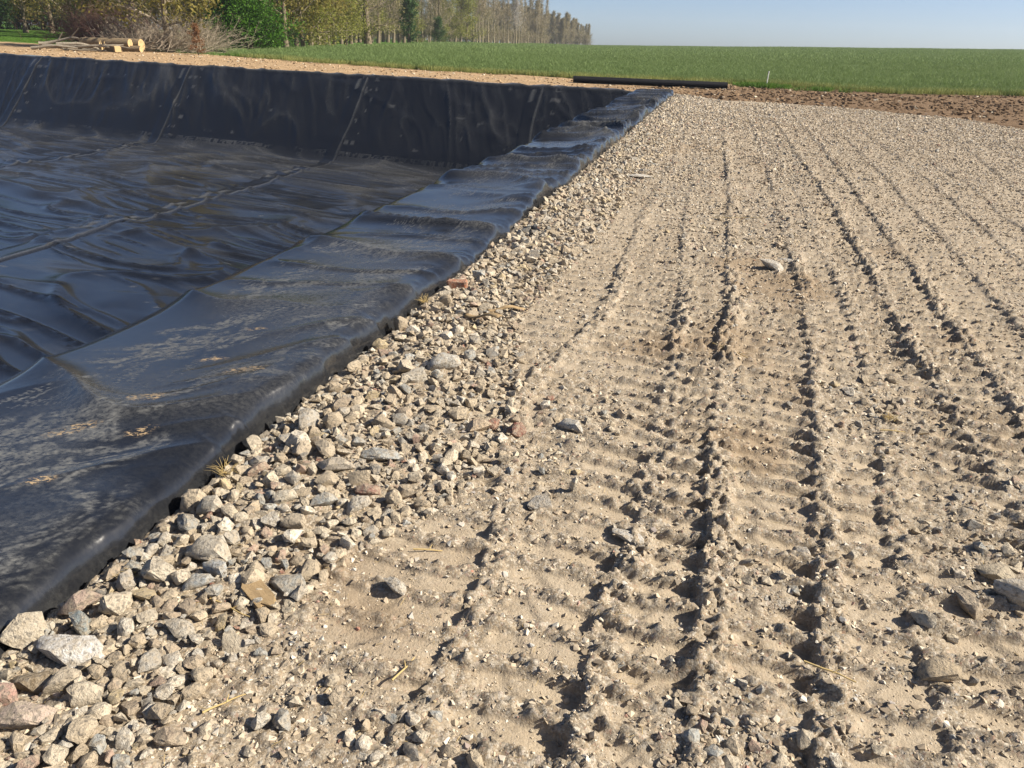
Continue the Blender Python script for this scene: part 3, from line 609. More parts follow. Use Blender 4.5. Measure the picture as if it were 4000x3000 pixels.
HERO = [  # name, label, x, y, w, d, h, rot, colour
 ('white_slab_stone', 'long white concrete slab with dark flecks at the liner edge', -1.515, 1.285, 0.215, 0.10, 0.075, 0.05, (0.66, 0.64, 0.60)),
 ('blue_grey_stone', 'blue-grey wedge stone standing behind the white slab', -1.565, 1.375, 0.075, 0.055, 0.085, 0.3, (0.24, 0.28, 0.285)),
 ('rubble_stone', 'big pale pitted concrete lump touching the liner, lowest in the row', -1.70, 1.315, 0.135, 0.105, 0.10, 0.4, (0.52, 0.46, 0.36)),
 ('pink_stone', 'pinkish wedge stone leaning beside the blue-grey wedge', -1.625, 1.445, 0.125, 0.075, 0.085, 0.7, (0.36, 0.27, 0.22)),
 ('rubble_stone', 'largest pale concrete lump above the flat white one', -1.395, 1.755, 0.150, 0.11, 0.085, 0.1, (0.50, 0.455, 0.375)),
 ('rubble_stone', 'smooth pale block-shaped stone left of the grey pair', -1.488, 1.63, 0.115, 0.095, 0.095, -0.1, (0.54, 0.485, 0.39)),
 ('grey_stone', 'blue-grey flat stone lying below the largest pale lump', -1.345, 1.61, 0.09, 0.06, 0.045, 0.2, (0.36, 0.375, 0.37)),
 ('grey_stone', 'light grey broken stone touching the flat blue-grey one', -1.325, 1.685, 0.085, 0.06, 0.06, -0.3, (0.42, 0.43, 0.42)),
 ('grey_plate_stone', 'grey angular plate stone lying on the timber scrap', -1.095, 1.70, 0.13, 0.085, 0.05, -0.15, (0.33, 0.325, 0.295)),
 ('rubble_stone', 'pale chunk alone on the sand below the track prints', -0.775, 1.785, 0.08, 0.055, 0.05, 0.2, (0.50, 0.47, 0.41)),
 ('red_stone', 'dark red brick lump among small gravel', -0.668, 2.91, 0.095, 0.08, 0.07, 0.6, (0.17, 0.065, 0.05)),
 ('tan_stone', 'smooth tan five-sided stone beside the dark red lump', -0.845, 2.90, 0.135, 0.11, 0.07, 0.1, (0.43, 0.335, 0.235)),
 ('grey_stone', 'rounded grey and white stone on the track edge', -0.445, 3.04, 0.125, 0.07, 0.06, -0.25, (0.44, 0.44, 0.42)),
 ('grey_plate_stone', 'blue-grey flat plate in the middle of the rubble strip', -1.135, 2.52, 0.165, 0.10, 0.05, 0.1, (0.37, 0.385, 0.375)),
 ('white_pointed_stone', 'narrow white pointed stone standing up from the dust', -0.343, 2.52, 0.034, 0.034, 0.085, 0.0, (0.66, 0.60, 0.48)),
 ('grey_stone', 'grey angular stone at the end of the rubble strip', -0.45, 2.39, 0.095, 0.07, 0.06, 0.4, (0.38, 0.365, 0.335)),
 ('white_slab_stone', 'flat whitish slab pressed into the track ridge', -0.108, 2.285, 0.125, 0.07, 0.024, -0.2, (0.50, 0.48, 0.44)),
 ('white_block_stone', 'big white block stone between the track prints', 0.575, 6.35, 0.235, 0.16, 0.085, -0.35, (0.56, 0.53, 0.47)),
 ('grey_plate_stone', 'long thin grey stone behind the big white block', 0.705, 6.66, 0.20, 0.08, 0.05, -0.2, (0.46, 0.46, 0.45)),
 ('white_slab_stone', 'flat white slab far along the stony strip', -0.885, 10.5, 0.37, 0.16, 0.05, 0.0, (0.58, 0.56, 0.52)),
 ('brick', 'orange-red broken brick at the liner edge', -1.60, 4.95, 0.14, 0.085, 0.075, 0.15, (0.40, 0.145, 0.075)),
 ('red_stone', 'dull purple-red stone low in the rubble strip', -1.072, 2.26, 0.10, 0.07, 0.05, 0.3, (0.23, 0.125, 0.10)),
 ('tan_stone', 'large tan stone with long shadow, lower right', 0.80, 1.868, 0.115, 0.085, 0.07, -0.3, (0.43, 0.345, 0.235)),
 ('white_cobble', 'smooth white cobble by the right frame edge', 1.118, 2.31, 0.12, 0.09, 0.085, -0.7, (0.58, 0.54, 0.47)),
 ('rubble_stone', 'half-buried flat tan stone above the white cobble', 1.10, 2.43, 0.12, 0.085, 0.045, 0.1, (0.45, 0.39, 0.29)),
 ('rubble_stone', 'mottled brown and white rounded stone', 0.962, 2.245, 0.115, 0.08, 0.065, -0.5, (0.40, 0.33, 0.25)),
 ('rubble_stone', 'white pear-shaped stone on the track ridge', 0.805, 2.10, 0.09, 0.055, 0.05, -0.9, (0.52, 0.47, 0.38)),
 ('rubble_stone', 'small pale rounded stone in a track print', 0.651, 2.405, 0.058, 0.046, 0.042, 0.2, (0.52, 0.47, 0.38)),
 ('rubble_stone', 'speckled grey-white stone left of the deep track groove', 0.484, 2.38, 0.075, 0.055, 0.05, -0.1, (0.46, 0.43, 0.38)),
 ('pink_stone', 'large pink and white stone in the bottom left corner', -1.44, 1.07, 0.165, 0.09, 0.07, 0.25, (0.50, 0.40, 0.33)),
 ('rubble_stone', 'pale blocky stone above the pink and white one', -1.445, 1.18, 0.082, 0.07, 0.07, 0.1, (0.50, 0.43, 0.33)),
 ('pink_stone', 'reddish pink stone cut by the left frame edge', -1.555, 1.10, 0.085, 0.07, 0.08, 0.2, (0.45, 0.28, 0.23)),
 ('brown_stone', 'rough dark brown lump below the white slab', -1.535, 1.175, 0.13, 0.06, 0.05, 0.15, (0.22, 0.17, 0.11)),
 ('grey_stone', 'pale grey lump right of the blue-grey wedge', -1.275, 1.425, 0.095, 0.065, 0.06, 0.3, (0.46, 0.42, 0.35)),
 ('rubble_stone', 'upright tan stone alone near the bottom edge', -0.758, 1.345, 0.04, 0.04, 0.06, 0.0, (0.42, 0.35, 0.26)),
 ('white_stone', 'white speckled stone near the bottom edge', -0.90, 1.22, 0.056, 0.05, 0.055, 0.3, (0.58, 0.55, 0.48)),
 ('grey_stone', 'grey speckled stone beside the white speckled one', -0.852, 1.24, 0.056, 0.05, 0.055, -0.3, (0.33, 0.33, 0.31)),
 ('brown_stone', 'flat brown stone nearest the bottom edge', -1.08, 1.12, 0.08, 0.06, 0.05, 0.2, (0.34, 0.27, 0.20)),
 ('rubble_stone', 'large grey-white lump halfway up the rubble strip', -1.18, 3.44, 0.165, 0.12, 0.10, 0.1, (0.48, 0.465, 0.42)),
 ('rubble_stone', 'pale angular stone left of the grey-white lump', -1.265, 3.26, 0.11, 0.09, 0.08, 0.5, (0.54, 0.50, 0.42)),
 ('white_stone', 'split white stone standing in the rubble near dry grass', -1.44, 2.20, 0.06, 0.04, 0.085, 0.5, (0.64, 0.56, 0.43)),
 ('tan_stone', 'square tan block, right one of a pair in the rubble', -1.352, 2.46, 0.10, 0.085, 0.07, 0.1, (0.44, 0.37, 0.275)),
 ('tan_stone', 'egg-shaped tan block, left one of a pair in the rubble', -1.44, 2.44, 0.085, 0.075, 0.07, 0.6, (0.45, 0.375, 0.28)),
 ('rubble_stone', 'wide tan and white lump below the square tan block', -1.262, 2.365, 0.17, 0.09, 0.07, -0.1, (0.45, 0.40, 0.33)),
 ('rubble_stone', 'pale lump touching the liner below the dry grass', -1.56, 2.0, 0.10, 0.08, 0.08, 0.3, (0.50, 0.46, 0.38)),
 ('rubble_stone', 'long pale stone slanting in the middle of the strip', -1.335, 2.12, 0.095, 0.06, 0.06, 0.8, (0.52, 0.475, 0.385)),
 ('rubble_stone', 'pitted white concrete lump at the sand edge', -1.06, 2.15, 0.09, 0.065, 0.06, 0.4, (0.54, 0.50, 0.43)),
 ('tan_stone', 'rounded tan pebble block set in gravel above the sand', -1.225, 1.99, 0.085, 0.07, 0.06, 0.0, (0.44, 0.37, 0.275)),
]
def place_stones():
    P = []   # x, y, w, d, h, rot, tx, ty, shape, r, g, b, hero
    taken = [(x, y, max(w, d) * 0.5) for _, _, x, y, w, d, *_ in HERO]
    cells = {}
    def key(x, y): return (int(math.floor(x / 0.12)), int(math.floor(y / 0.12)))
    def free(x, y, r, f):
        i, j = key(x, y)
        for a in range(i - 2, i + 3):
            for b in range(j - 2, j + 3):
                for (px, py, pr) in cells.get((a, b), ()):
                    if (px - x) ** 2 + (py - y) ** 2 < (f * (pr + r)) ** 2: return False
        return True
    def put(x, y, r): cells.setdefault(key(x, y), []).append((x, y, r))
    for t in taken: put(*t)
    rr = random.Random(9)
    def col():
        k = int(np.searchsorted(np.cumsum(PW), rr.random())); k = min(k, len(PAL) - 1)
        return tuple(PAL[k] * rr.uniform(0.82, 1.16)), k
    def add(x, y, s, sink, layer=0.0):
        c, k = col(); fl = rr.uniform(0.45, 0.9) if s > 0.03 else rr.uniform(0.35, 0.65)
        P.append((x, y, s, s * rr.uniform(0.6, 0.95), s * fl, rr.uniform(0, 6.28), rr.gauss(0, 0.3), rr.gauss(0, 0.3), rr.randrange(26), *c, k, sink, layer))
    # 1 the rubble strip along the liner, packed: larger stones first, two more passes filling gaps and lying on top
    def ypow(y0, y1): return math.exp(rr.uniform(math.log(y0), math.log(y1)))
    for (n, lo, hi, f, layer) in ((2600, 0.055, 0.125, 0.78, 0.0), (9000, 0.035, 0.065, 0.72, 0.0), (16000, 0.018, 0.036, 0.68, 0.004)):
        for _ in range(n):
            y = ypow(0.75, 33.5); d = math.hypot(y, H)
            x0 = bank_outer(y); x1 = float(interp(y, [(0, -1.30), (1.27, -1.24), (1.9, -1.12), (2.4, -0.85), (2.9, -0.82), (3.6, -0.95), (4.4, -1.15), (7.3, -0.98), (10, -0.95), (16, -0.85), (34, -0.6)]))
            u = rr.random() ** 1.25
            x = x0 + 0.02 + u * (x1 - x0 + 0.12)
            s = lo * (hi / lo) ** (rr.random() ** 1.6)
            if s > 0.06: s *= 1 - 0.35 * u
            if s * 768 / d < 1.7: continue
            if y > 4.2: s = min(s, 0.095)
            if not free(x, y, s * 0.5, f): continue
            put(x, y, s * 0.5); add(x, y, s, 0.25, layer + (0.012 if rr.random() < 0.25 else 0))
    # 2 loose gravel everywhere else, thick in the patches
    n2 = 60000
    ys = np.exp(rng.uniform(math.log(0.85), math.log(32), n2)); wid = 1.75 + 1.0 + 0.36 * ys
    xs = -1.72 + rng.random(n2) * (np.minimum(wid + 0.9, 10.0))
    lp = loose_patch(xs, ys); _, loose, _ = ground_h(xs, ys, False, True)
    cl = sst(0.45, 0.7, fbm(xs * 1.7, ys * 1.7, 500, 2))
    prob = np.clip(0.85 * lp + 0.12 * loose + 0.20 * cl, 0, 1); prob *= np.where(ys > 12, 0.8, 1.0) * np.where(lp < 0.3, 1 - 0.6 * sst(1.2, 2.5, xs) * sst(4, 8, ys), 1.0)
    ok = (rng.random(n2) < prob) & (platform_m(xs, ys) > 0.15)
    dist = np.hypot(np.hypot(xs, ys), H)
    smin = np.maximum(0.008, 1.9 * dist / 768)
    sz = smin * (1 - rng.random(n2)) ** -0.62
    cap = 0.028 + 0.035 * lp + 0.02 * cl
    sz = np.where(sz > cap, smin * (1 + rng.random(n2)), sz)
    sz = np.minimum(sz, 0.085)
    for k in np.nonzero(ok)[0]:
        x, y, s = float(xs[k]), float(ys[k]), float(sz[k])
        if s > 0.02:
            if not free(x, y, s * 0.5, 0.75): continue
            put(x, y, s * 0.5)
        add(x, y, s, 0.36)
    yy = np.exp(rng.uniform(math.log(0.95), math.log(9.0), 9000)); xx = rng.uniform(-1.0, 1.5, 9000); kk = rng.random(9000) < loose_patch(xx, yy) ** 1.5
    for x, y in zip(xx[kk].tolist(), yy[kk].tolist()):
        s = 0.013 * (0.05 / 0.013) ** (rr.random() ** 1.7) * (1 + 0.05 * y)
        if not free(x, y, s * 0.5, 0.72): continue
        put(x, y, s * 0.5); add(x, y, s, 0.25)
    A = np.array(P)
    z = ground_h(A[:, 0], A[:, 1], False)
    A = np.column_stack([A, z])
    dist = np.sqrt(A[:, 0] ** 2 + A[:, 1] ** 2 + H * H)
    # keep to what the camera and a step aside could see
    order = np.argsort(-(A[:, 2] / dist) * np.where((A[:, 0] < 0.62 * A[:, 1] + 0.25) & (A[:, 1] > 0.95), 1, 0.2))
    return A, order
A_ST, ORDER = place_stones()
N_IND = 250
def short(l):
    for w in (' with ', ' at ', ' standing', ' touching', ' leaning', ' lying', ' above', ' left of', ' below', ' alone', ' among', ' beside', ' on ', ' in ', ' pressed', ' between', ' behind', ' far ', ' low ', ' by ', ' near', ' right of', ' cut ', ' halfway', ' slanting', ' set ', ',', ' and white'):
        l = l.split(w)[0] if l.find(w) > 8 else l
    return l
def stone_labels(idx):
    hx = np.array([(h[2], h[3]) for h in HERO]); names = [short(h[1]) for h in HERO]
    good = [k for k, n_ in enumerate(names) if names.count(n_) == 1]
    seen = {}; out = {}
    words = ['nearest', 'second nearest', 'third nearest', 'fourth nearest', 'fifth nearest', 'sixth nearest', 'seventh nearest', 'eighth nearest', 'ninth nearest', 'tenth nearest']
    info = []
    for q in idx:
        x, y, w = A_ST[q, 0], A_ST[q, 1], A_ST[q, 2]; d2 = [((hx[k, 0] - x) ** 2 + ((hx[k, 1] - y) * 0.8) ** 2, k) for k in good]; dd, k = min(d2)
        ax, ay = x + 0.24 * y, y; bx, by = hx[k, 0] + 0.24 * hx[k, 1], hx[k, 1]
        side = ('right of' if ax > bx else 'left of') if abs(ax - bx) > abs(ay - by) * 0.8 else ('above' if ay > by else 'below')
        cn = PNAME[int(A_ST[q, 12])]; sz = 'large' if w > 0.085 else ('small' if w < 0.05 else '')
        info.append((dd, q, ' '.join(((sz + ' ' + cn).strip(), 'stone')), side, names[k]))
    for dd, q, a, side, nm in sorted(info):
        n_ = seen.get((a, side, nm), 0); seen[(a, side, nm)] = n_ + 1
        out[q] = ('%s %s the %s' % (a, side, nm), n_)
    fin = {}
    for dd, q, a, side, nm in info:
        t, n_ = out[q]
        fin[q] = t if seen[(a, side, nm)] == 1 else '%s, %s of its kind' % (t, words[min(n_, 9)])
    return fin
def build_stones():
    rr = random.Random(3)
    for k, (nm, lab, x, y, w, d, h, rot, c) in enumerate(HERO):
        z = float(ground_h(np.array([x]), np.array([y]), False)[0])
        me = BIG[(3 * k + 2) % 24]
        if nm == 'brick':
            bm = bmesh.new(); bmesh.ops.create_cube(bm, size=1); bmesh.ops.bevel(bm, geom=bm.edges[:], offset=0.07, segments=1, affect='EDGES')
            bmesh.ops.subdivide_edges(bm, edges=bm.edges[:], cuts=1)
            for v in bm.verts: v.co += Vector((rr.uniform(-1, 1), rr.uniform(-1, 1), rr.uniform(-1, 1))) * 0.03
            me = bpy.data.meshes.new('brick'); bm.to_mesh(me); bm.free(); me.materials.append(MAT['rubble'])
        if nm == 'white_pointed_stone':
            bm = bmesh.new(); bmesh.ops.create_cone(bm, segments=6, radius1=0.5, radius2=0.42, depth=0.7, cap_ends=True)
            for v in bm.verts:
                if v.co.z > 0: v.co.x *= 0.9
            top = bm.verts.new((0.05, 0.02, 0.55)); ring = [v for v in bm.verts if v.co.z > 0.3 and v is not top]
            f = [f for f in bm.faces if all(v.co.z > 0.3 for v in f.verts)]
            bmesh.ops.delete(bm, geom=f, context='FACES_ONLY')
            ring.sort(key=lambda v: math.atan2(v.co.y, v.co.x))
            for a in range(len(ring)): bm.faces.new((ring[a], ring[(a + 1) % len(ring)], top))
            me = bpy.data.meshes.new('pointed_stone'); bm.to_mesh(me); bm.free(); me.materials.append(MAT['rubble'])
        o = link(nm, me); o.location = (x, y, z + h * 0.26); o.rotation_euler = (rr.gauss(0, 0.08), rr.gauss(0, 0.08), rot); o.scale = (w, d, h); o.color = (*c, 1)
        if nm == 'white_pointed_stone': o.rotation_euler = (0.35, 0.1, 0.2); o.scale = (w, d, h * 1.1)
        tag(o, lab, 'brick' if nm == 'brick' else 'stone', 'single stones that stand out')
    idx = ORDER[:N_IND]; SL = stone_labels(idx)
    for q in idx:
        x, y, w, d, h, rot, tx, ty, sh, r, g, b, ck, sink, layer, z = A_ST[q]
        o = link('rubble_stone', BIG[int(sh) % len(BIG)]); o.location = (x, y, z + h * (0.5 - sink) + layer); o.rotation_euler = (tx, ty, rot); o.scale = (w, d, h); o.color = (r, g, b, 1)
        tag(o, SL[q], 'stone', 'broken stones of the rubble and gravel')
    rest = ORDER[N_IND:]
    V = []; F = []; C = []; off = 0
    for q in rest:
        x, y, w, d, h, rot, tx, ty, sh, r, g, b, ck, sink, layer, z = A_ST[q]
        v, f = SHAPES[int(sh)]
        M = np.array((Matrix.Rotation(rot, 3, 'Z') @ Matrix.Rotation(tx, 3, 'X') @ Matrix.Rotation(ty, 3, 'Y')))
        p = (v * np.array((w, d, h))) @ M.T + np.array((x, y, z + h * (0.5 - sink) + layer))
        V.append(p); F.append(f + off); off += len(p); C.append(np.tile((r, g, b, 1), (len(p), 1)))
    me = mesh_np('gravel', np.concatenate(V), np.concatenate(F), False, {'col': ('FLOAT_COLOR', np.concatenate(C))})
    tag(link('gravel', me, MAT['loose_stone']), 'loose crushed stones and grit strewn over the yard', 'gravel', kind='stuff')
    print('stones', len(A_ST), 'gravel tris', sum(len(f) for f in F))
build_stones()

def scatter(name, label, cat, pts, scl, variants, tumble=False):
    src = []
    for k, me in enumerate(variants): src.append(bpy.data.objects.new(name + '_blade', me))
    me = bpy.data.meshes.new(name); n = len(pts); me.vertices.add(n); me.vertices.foreach_set('co', np.asarray(pts, np.float32).ravel())
    a = me.attributes.new('scl', 'FLOAT', 'POINT'); a.data.foreach_set('value', np.asarray(scl, np.float32))
    me.update()
    o = link(name, me); tag(o, label, cat, kind='stuff')
    ng = bpy.data.node_groups.new(name, 'GeometryNodeTree'); ng.interface.new_socket('Geometry', in_out='INPUT', socket_type='NodeSocketGeometry'); ng.interface.new_socket('Geometry', in_out='OUTPUT', socket_type='NodeSocketGeometry')
    gi = ng.nodes.new('NodeGroupInput'); go = ng.nodes.new('NodeGroupOutput')
    gtg = ng.nodes.new('GeometryNodeGeometryToInstance')
    for s_ in src:
        oi = ng.nodes.new('GeometryNodeObjectInfo'); oi.inputs[0].default_value = s_; ng.links.new(oi.outputs['Geometry'], gtg.inputs[0])
    ip = ng.nodes.new('GeometryNodeInstanceOnPoints'); ip.inputs['Pick Instance'].default_value = True
    rv = ng.nodes.new('FunctionNodeRandomValue'); rv.data_type = 'FLOAT_VECTOR'; q = 0.6 if tumble else 0.1; rv.inputs[0].default_value = (-q, -q, 0); rv.inputs[1].default_value = (q, q, 6.28)
    na = ng.nodes.new('GeometryNodeInputNamedAttribute'); na.inputs['Name'].default_value = 'scl'
    ri = ng.nodes.new('FunctionNodeRandomValue'); ri.data_type = 'INT'; ri.inputs[4].default_value = 0; ri.inputs[5].default_value = len(src) - 1
    L = ng.links.new
    L(gi.outputs[0], ip.inputs['Points']); L(gtg.outputs[0], ip.inputs['Instance']); L(rv.outputs[0], ip.inputs['Rotation']); L(na.outputs[0], ip.inputs['Scale']); L(ri.outputs[2], ip.inputs['Instance Index']); L(ip.outputs[0], go.inputs[0])
    md = o.modifiers.new('tufts', 'NODES'); md.node_group = ng
    return o
def build_grit():
    r = np.random.default_rng(66); n = 260000
    y = np.exp(r.uniform(math.log(0.9), math.log(29), n)); x = -1.70 + r.random(n) * np.minimum(2.75 + 0.40 * y, 10.1)
    h, loose, lp = ground_h(x, y, False, True)
    p = np.clip(loose - 0.15, 0, 1) ** 1.4 * (0.35 + 0.9 * sst(0.35, 0.65, fbm(x * 5, y * 5, 510, 2))) + 0.13 + 0.2 * sst(6, 12, y)
    ok = (r.random(n) < p * 1.2) & (platform_m(x, y) > 0.2); x, y, h = x[ok], y[ok], h[ok]
    d = np.sqrt(x * x + y * y + H * H); s = np.maximum(0.004, 1.0 * d / 768) * (1 - r.random(len(x))) ** -0.45; s = np.minimum(s, np.maximum(0.022, 1.6 * d / 768))
    vs = []
    for k in range(7):
        bm = hull_shape(900 + k, 8, 0, 0.3); [setattr(v.co, 'z', v.co.z * 0.6) for v in bm.verts]; me = bpy.data.meshes.new('grit_grain'); bm.to_mesh(me); bm.free(); me.materials.append(MAT['grit']); vs.append(me)
    z = h + s * 0.10
    o = scatter('grit', 'fine crushed grit and crumbs along the track ridges', 'gravel', np.column_stack([x, y, z]), s, vs, True)
    print('grit', len(x))
def place_clods():
    n = 16000; xs = rng.uniform(-44, 22, n); ys = rng.uniform(26, 52, n)
    pm = platform_m(xs, ys); fm = field_m(xs, ys); vv = ys - warp(xs)
    ok = (pm < -0.15) & (fm < 0.3) & ((vv > FARV + 0.9) | (xs > OUTX + 0.1)) & (xs < 0.5 * ys)
    ok &= rng.random(n) < np.where(xs > -3, 1.0, 0.45)
    V = []; F = []; C = []; off = 0
    for x, y, b in zip(xs[ok], ys[ok], sst(-9, 1.5, xs[ok] + (36 - ys[ok]) * 0.5)):
        v, f = SHAPES[int(rng.integers(26))]
        s = (0.05 + 0.13 * rng.random() ** 2.5) * (1.0 if b > 0.5 else 0.75); a = rng.uniform(0, 6.28); ca, sa = math.cos(a), math.sin(a)
        p = v * np.array((s * 1.3, s, s * 0.6)); p = np.column_stack([p[:, 0] * ca - p[:, 1] * sa, p[:, 0] * sa + p[:, 1] * ca, p[:, 2]])
        z = float(terrain(np.array([x]), np.array([y]))[0]) + 0.01
        V.append(p + np.array((x, y, z))); F.append(f + off); off += len(p)
        c = np.array((0.20, 0.135, 0.082)) * b + np.array((0.40, 0.285, 0.17)) * (1 - b); c = c * rng.uniform(0.6, 1.25)
        if rng.random() < 0.12 * (1 - b * 0.7): c = np.array((0.55, 0.48, 0.36))
        C.append(np.tile((*c, 1), (len(p), 1)))
    me = mesh_np('soil_clods', np.concatenate(V), np.concatenate(F), False, {'col': ('FLOAT_COLOR', np.concatenate(C))})
    tag(link('soil_clods', me, MAT['clod']), 'earth clods and flints scattered on the bare soil', 'soil', kind='stuff')
place_clods()
build_grit()

# ------------------------------------------------------------------ plants
def at(px, dist):                 # a spot on the land in the direction of column px (of 2212), dist metres off
    d = CF + CR * ((px / 2.16 - 512) / 768) - CU * ((46 - 384) / 768)
    a = math.atan2(d.x, d.y); x = dist * math.sin(a); y = dist * math.cos(a)
    return x, y, float(terrain(np.array([x]), np.array([y]))[0])

def tubes(segs, sides):
    s = np.array(segs, float)
    if len(s) == 0: return np.zeros((0, 3)), np.zeros((0, 4), int)
    p0, p1, r0, r1 = s[:, 0:3], s[:, 3:6], s[:, 6], s[:, 7]
    d = p1 - p0; d /= np.maximum(np.linalg.norm(d, axis=1, keepdims=True), 1e-6)
    ref = np.where(np.abs(d[:, 2:3]) > 0.9, np.array([[1.0, 0, 0]]), np.array([[0, 0, 1.0]]))
    a = np.cross(d, ref); a /= np.linalg.norm(a, axis=1, keepdims=True); b = np.cross(d, a)
    th = np.arange(sides) * 2 * math.pi / sides
    ring = a[:, None, :] * np.cos(th)[None, :, None] + b[:, None, :] * np.sin(th)[None, :, None]
    v = np.concatenate([p0[:, None] + ring * r0[:, None, None], p1[:, None] + ring * r1[:, None, None]], 1)
    k = np.arange(sides); kn = (k + 1) % sides
    f = np.stack([k, kn, kn + sides, k + sides], -1)
    F = f[None] + (np.arange(len(s)) * 2 * sides)[:, None, None]
    return v.reshape(-1, 3), F.reshape(-1, 4)

def leaves_mesh(name, pts, size, mat, r, flat=0.0):
    n = len(pts); pts = np.array(pts)
    u = r.normal(size=(n, 3)); u /= np.linalg.norm(u, axis=1, keepdims=True)
    w = r.normal(size=(n, 3)); w -= (w * u).sum(1, keepdims=True) * u; w /= np.linalg.norm(w, axis=1, keepdims=True)
    s = size * r.uniform(0.6, 1.4, (n, 1))
    v = np.stack([pts - u * s * 0.5, pts + w * s * 0.32, pts + u * s * 0.6, pts - w * s * 0.32], 1).reshape(-1, 3)
    f = np.arange(n * 4).reshape(n, 4)
    lv = np.repeat(r.random(n), 4)
    me = mesh_np(name, v, f, False, {'lv': ('FLOAT', lv)}); me.materials.append(mat); return me

def grow(seed, h, tr, first, n1, ang, reach, n2, n3, leaf_n, leaf_s, leaf_mat, bark, twig, lean=0.03, twr=0.012, droop=0.0, stems=1, low_leaf=0.0, spread=0.35):
    r = np.random.default_rng(seed)
    thick, mid, thin = [], [], []; tips = []
    def dirv(az, el): return np.array((math.cos(az) * math.cos(el), math.sin(az) * math.cos(el), math.sin(el)))
    for st in range(stems):
        base = np.array((0, 0, -0.2)) if stems == 1 else np.array((*r.normal(0, 0.25, 2), -0.1))
        L = r.normal(0, lean, 2) if stems == 1 else r.normal(0, 0.22, 2)
        K = 9; pts = [base]
        hh = h * (1 if stems == 1 else r.uniform(0.6, 1.0))
        for k in range(K): pts.append(pts[-1] + np.array((*(L * hh / K + r.normal(0, 0.012 * hh / 3, 2)), hh / K)))
        rad = [tr * (1 - 0.9 * k / K) + 0.01 for k in range(K + 1)]; rad[0] *= 1.35
        for k in range(K): thick.append((*pts[k], *pts[k + 1], rad[k], rad[k + 1]))
        for i in range(n1):
            t = first + (1 - first) * (i + r.random()) / n1; f = t * K; k = min(int(f), K - 1)
            p = pts[k] + (pts[k + 1] - pts[k]) * (f - k)
            az = i * 2.4 + r.uniform(-0.5, 0.5); el = ang + 0.5 * t + r.normal(0, 0.15)
            ln = reach * (1.05 - 0.75 * t) * r.uniform(0.7, 1.2); rb = max(0.02, tr * 0.38 * (1.1 - t))
            q = p.copy(); d = dirv(az, el)
            for sgm in range(4):
                d = d + r.normal(0, 0.14, 3) + np.array((0, 0, 0.10 - droop)); d /= np.linalg.norm(d)
                q2 = q + d * ln / 4; (mid if sgm else thick).append((*q, *q2, rb * (1 - sgm / 4.6), rb * (1 - (sgm + 1) / 4.6)))
                for _ in range(max(1, n2 // 4)):
                    a2 = r.uniform(0, 6.28); d2 = d + dirv(a2, r.uniform(-0.4, 0.9)) * 0.9; d2 /= np.linalg.norm(d2); l2 = ln * r.uniform(0.22, 0.5) * (1.15 - sgm * 0.15)
                    s0 = q + (q2 - q) * r.random(); m = s0 + d2 * l2 * 0.5; d3 = d2 + r.normal(0, 0.2, 3) - np.array((0, 0, droop)); e = m + d3 / np.linalg.norm(d3) * l2 * 0.5
                    mid.append((*s0, *m, twr * 1.7, twr * 1.2)); mid.append((*m, *e, twr * 1.2, twr * 0.6)); tips.append(e)
                    for _ in range(n3):
                        s1 = s0 + (e - s0) * r.uniform(0.2, 1.0); d4 = d3 + r.normal(0, 0.6, 3) - np.array((0, 0, droop)); d4 /= np.linalg.norm(d4)
                        e2 = s1 + d4 * l2 * r.uniform(0.3, 0.6); thin.append((*s1, *e2, twr * 0.8, twr * 0.35)); tips.append(e2); tips.append((s1 + e2) / 2)
                q = q2
    v1, f1 = tubes(thick, 7); tm = mesh_np('trunk', v1, f1, True); tm.materials.append(bark)
    v2, f2 = tubes(mid, 3); v3, f3 = tubes(thin, 3)
    bm_ = mesh_np('branches', np.concatenate([v2, v3]), np.concatenate([f2, f3 + len(v2)]), True); bm_.materials.append(twig)
    tips = np.array(tips)
    lm = None
    if leaf_n:
        i = r.integers(0, len(tips), leaf_n); p = tips[i] + r.normal(0, spread, (leaf_n, 3))
        if low_leaf: p[:, 2] = np.where(r.random(leaf_n) < low_leaf, p[:, 2] * 0.5, p[:, 2])
        p[:, 2] = np.maximum(p[:, 2], 0.05)
        lm = leaves_mesh('crown', p, leaf_s, leaf_mat, r)
    return tm, bm_, lm

